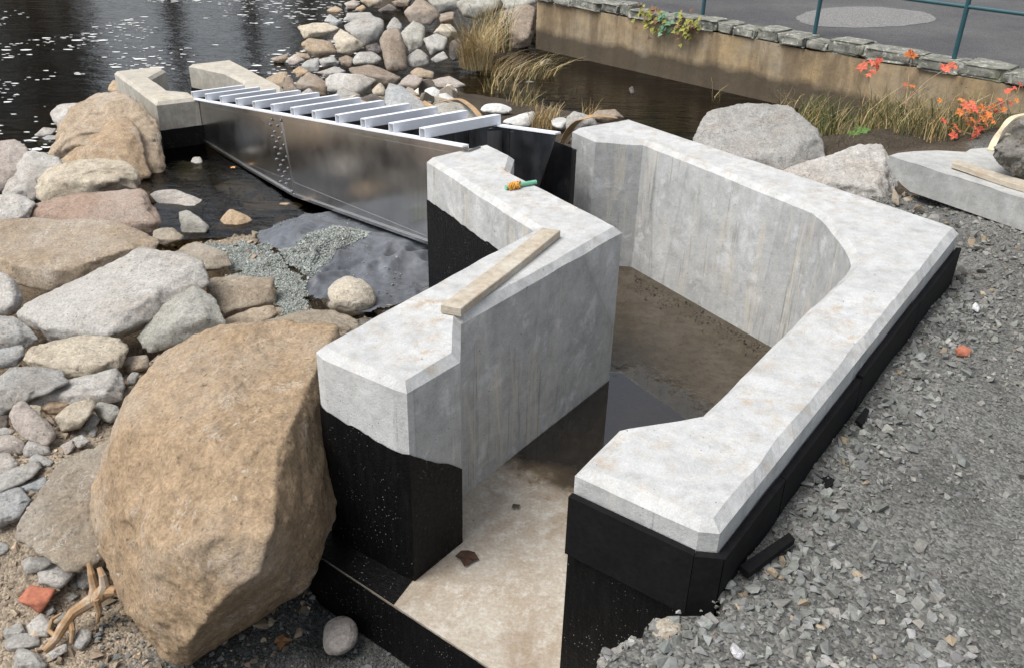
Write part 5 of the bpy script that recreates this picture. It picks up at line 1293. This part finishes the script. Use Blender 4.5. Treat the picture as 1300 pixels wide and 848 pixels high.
# ------------------------------------------------------------------ pale flat flecks scattered on the river
V, Fc = [], []
cl = rng.uniform(0, 1, (15000, 2)); X = -13 + 12 * cl[:, 0]; Y = 7.5 + 17 * cl[:, 1]
dens = fbm(np.c_[X * .8, Y * .5, 0 * X], 3)
edge_ = -.55 - (Y - 7.5) * .18
k = (dens > -.05) & (X < edge_ - .6) & ((Y > 9.2) | (X < -4.2)) & (rng.random(len(X)) < .30 + .5 * np.clip(dens, 0, 1))
for x, y in np.c_[X, Y][k]:
    r = float(np.clip(np.exp(rng.normal(math.log(.018), .6)), .008, .07)); n = 7; o = len(V)
    for q in range(n):
        th = 6.283 * q / n; rr = r * rng.uniform(.6, 1.2); V.append((x + rr * math.cos(th) * 1.6, y + rr * math.sin(th) * .9, WATER + .004))
    Fc.append(list(range(o, o + n)))
M_FLECK = mat_plain("pale_fleck", (.62, .62, .60), .9, .1, 30, .2, .002)
obj("pale_fleck", V, Fc, M_FLECK, origin=np.zeros(3), kind="stuff")

# ------------------------------------------------------------------ wooded far shore: it shows as the reflection in the river
def az_x(px, D): return D * (px - 650) / FPX / 1.061 * 1.06
M_BARK = mat_plain("dark bark", (.045, .036, .03), .95, .3, 8, .6, .03, stretch=(1, 1, .2))
def tree(x, y, h, rad, crown, n, cols, label, low=.25, trunk_r=.22):
    z0_ = gz(x, y); t = thing("shore_tree", (x, y, z0_), label, "tree", "trees on the wooded far shore")
    m = MB(); m.tube([(x, y, z0_ - .3), (x + .1, y, z0_ + h * .3), (x - .1, y + .1, z0_ + h * .65), (x, y, z0_ + h)], [trunk_r, trunk_r * .8, trunk_r * .5, .04], 8)
    for i in range(10):
        a = random.uniform(0, 6.28); zz = z0_ + h * random.uniform(.3, .85); L = rad * random.uniform(.5, .9)
        m.tube([(x, y, zz), (x + L * .5 * math.cos(a), y + L * .5 * math.sin(a), zz + L * .25), (x + L * math.cos(a), y + L * math.sin(a), zz + L * .4)], [.07, .05, .02], 5)
    m.build("trunk", M_BARK, t)
    if n:
        V, Fc, K = [], [], []
        for i in range(n):
            zt = random.uniform(low, 1); rr = rad * (1 - zt * .75) * math.sqrt(random.random()) if crown == 'cone' else rad * math.sin(math.pi * min(1, (zt - low) / (1 - low) * .9 + .08)) * math.sqrt(random.random())
            a = random.uniform(0, 6.28); c = np.array([x + rr * math.cos(a), y + rr * math.sin(a), z0_ + h * zt]); s = random.uniform(.18, .42); u = rng.normal(size=3); u /= np.linalg.norm(u); w = np.cross(u, rng.normal(size=3)); w /= np.linalg.norm(w)
            k = len(V); V += [c - u * s, c + w * s * .6, c + u * s, c - w * s * .6]; Fc.append((k, k + 1, k + 2, k + 3)); K += [np.array(random.choice(cols)) * random.uniform(.6, 1.3)] * 4
        o = obj("crown", V, Fc, M_LEAF, t); set_tint(o, np.clip(np.array(K), 0, 1))
PINE, BRN = [(.018, .03, .012), (.028, .04, .016)], [(.10, .075, .03), (.13, .09, .035), (.06, .06, .02)]
D0 = 46
for px, h, rad, cr, n, cols in [(-160, 24, 5, 'cone', 1500, PINE), (-80, 22, 5, 'cone', 1500, PINE), (-20, 25, 5, 'cone', 1600, PINE), (30, 23, 5, 'cone', 1500, PINE), (60, 20, 3, 'oval', 900, BRN), (100, 22, 1.6, 'oval', 600, BRN + PINE),
                                 (322, 24, .7, 'cone', 160, PINE), (228, 20, .8, 'cone', 200, PINE), (395, 15, 2.2, 'oval', 600, BRN + PINE), (450, 18, 3.0, 'oval', 900, PINE + BRN), (490, 22, 4, 'cone', 1300, PINE), (560, 21, 4.5, 'cone', 1400, PINE),
                                 (640, 23, 4.5, 'cone', 1400, PINE), (720, 22, 4.5, 'cone', 1400, PINE), (800, 22, 5, 'cone', 1400, PINE), (890, 23, 5, 'cone', 1400, PINE), (980, 22, 5, 'oval', 1300, BRN + PINE), (1080, 22, 5, 'cone', 1300, PINE), (1200, 23, 5, 'cone', 1300, PINE), (1330, 22, 5, 'oval', 1300, BRN)]:
    d = D0 + random.uniform(-3, 3)
    tree(az_x(px, d), d, h, rad, cr, n, cols, "tall shore tree reflected in the river, rising beyond the top edge", .12 if n > 300 else .5, .42 if n < 300 else .25)
V, Fc, K = [], [], []
for i in range(9000):
    x = random.uniform(-60, 60); y = 52 + random.uniform(0, 10); hmax = 3.2 + 1.8 * vnoise(np.array([[x * .2, 0, 0]]))[0]
    ax_ = 650 + x / y * FPX * 1.061 / 1.06
    if 135 < ax_ < 208 or 248 < ax_ < 304: hmax *= .25
    c = np.array([x, y, 1.2 + random.random() ** 1.3 * hmax]); s = random.uniform(.3, .7); u = rng.normal(size=3); u /= np.linalg.norm(u); w = np.cross(u, rng.normal(size=3)); w /= np.linalg.norm(w)
    k = len(V); V += [c - u * s, c + w * s * .6, c + u * s, c - w * s * .6]; Fc.append((k, k + 1, k + 2, k + 3)); K += [np.array(random.choice(PINE + BRN)) * random.uniform(.6, 1.3)] * 4
o = obj("far_undergrowth", V, Fc, M_LEAF, origin=np.zeros(3), kind="stuff"); set_tint(o, np.clip(np.array(K), 0, 1))
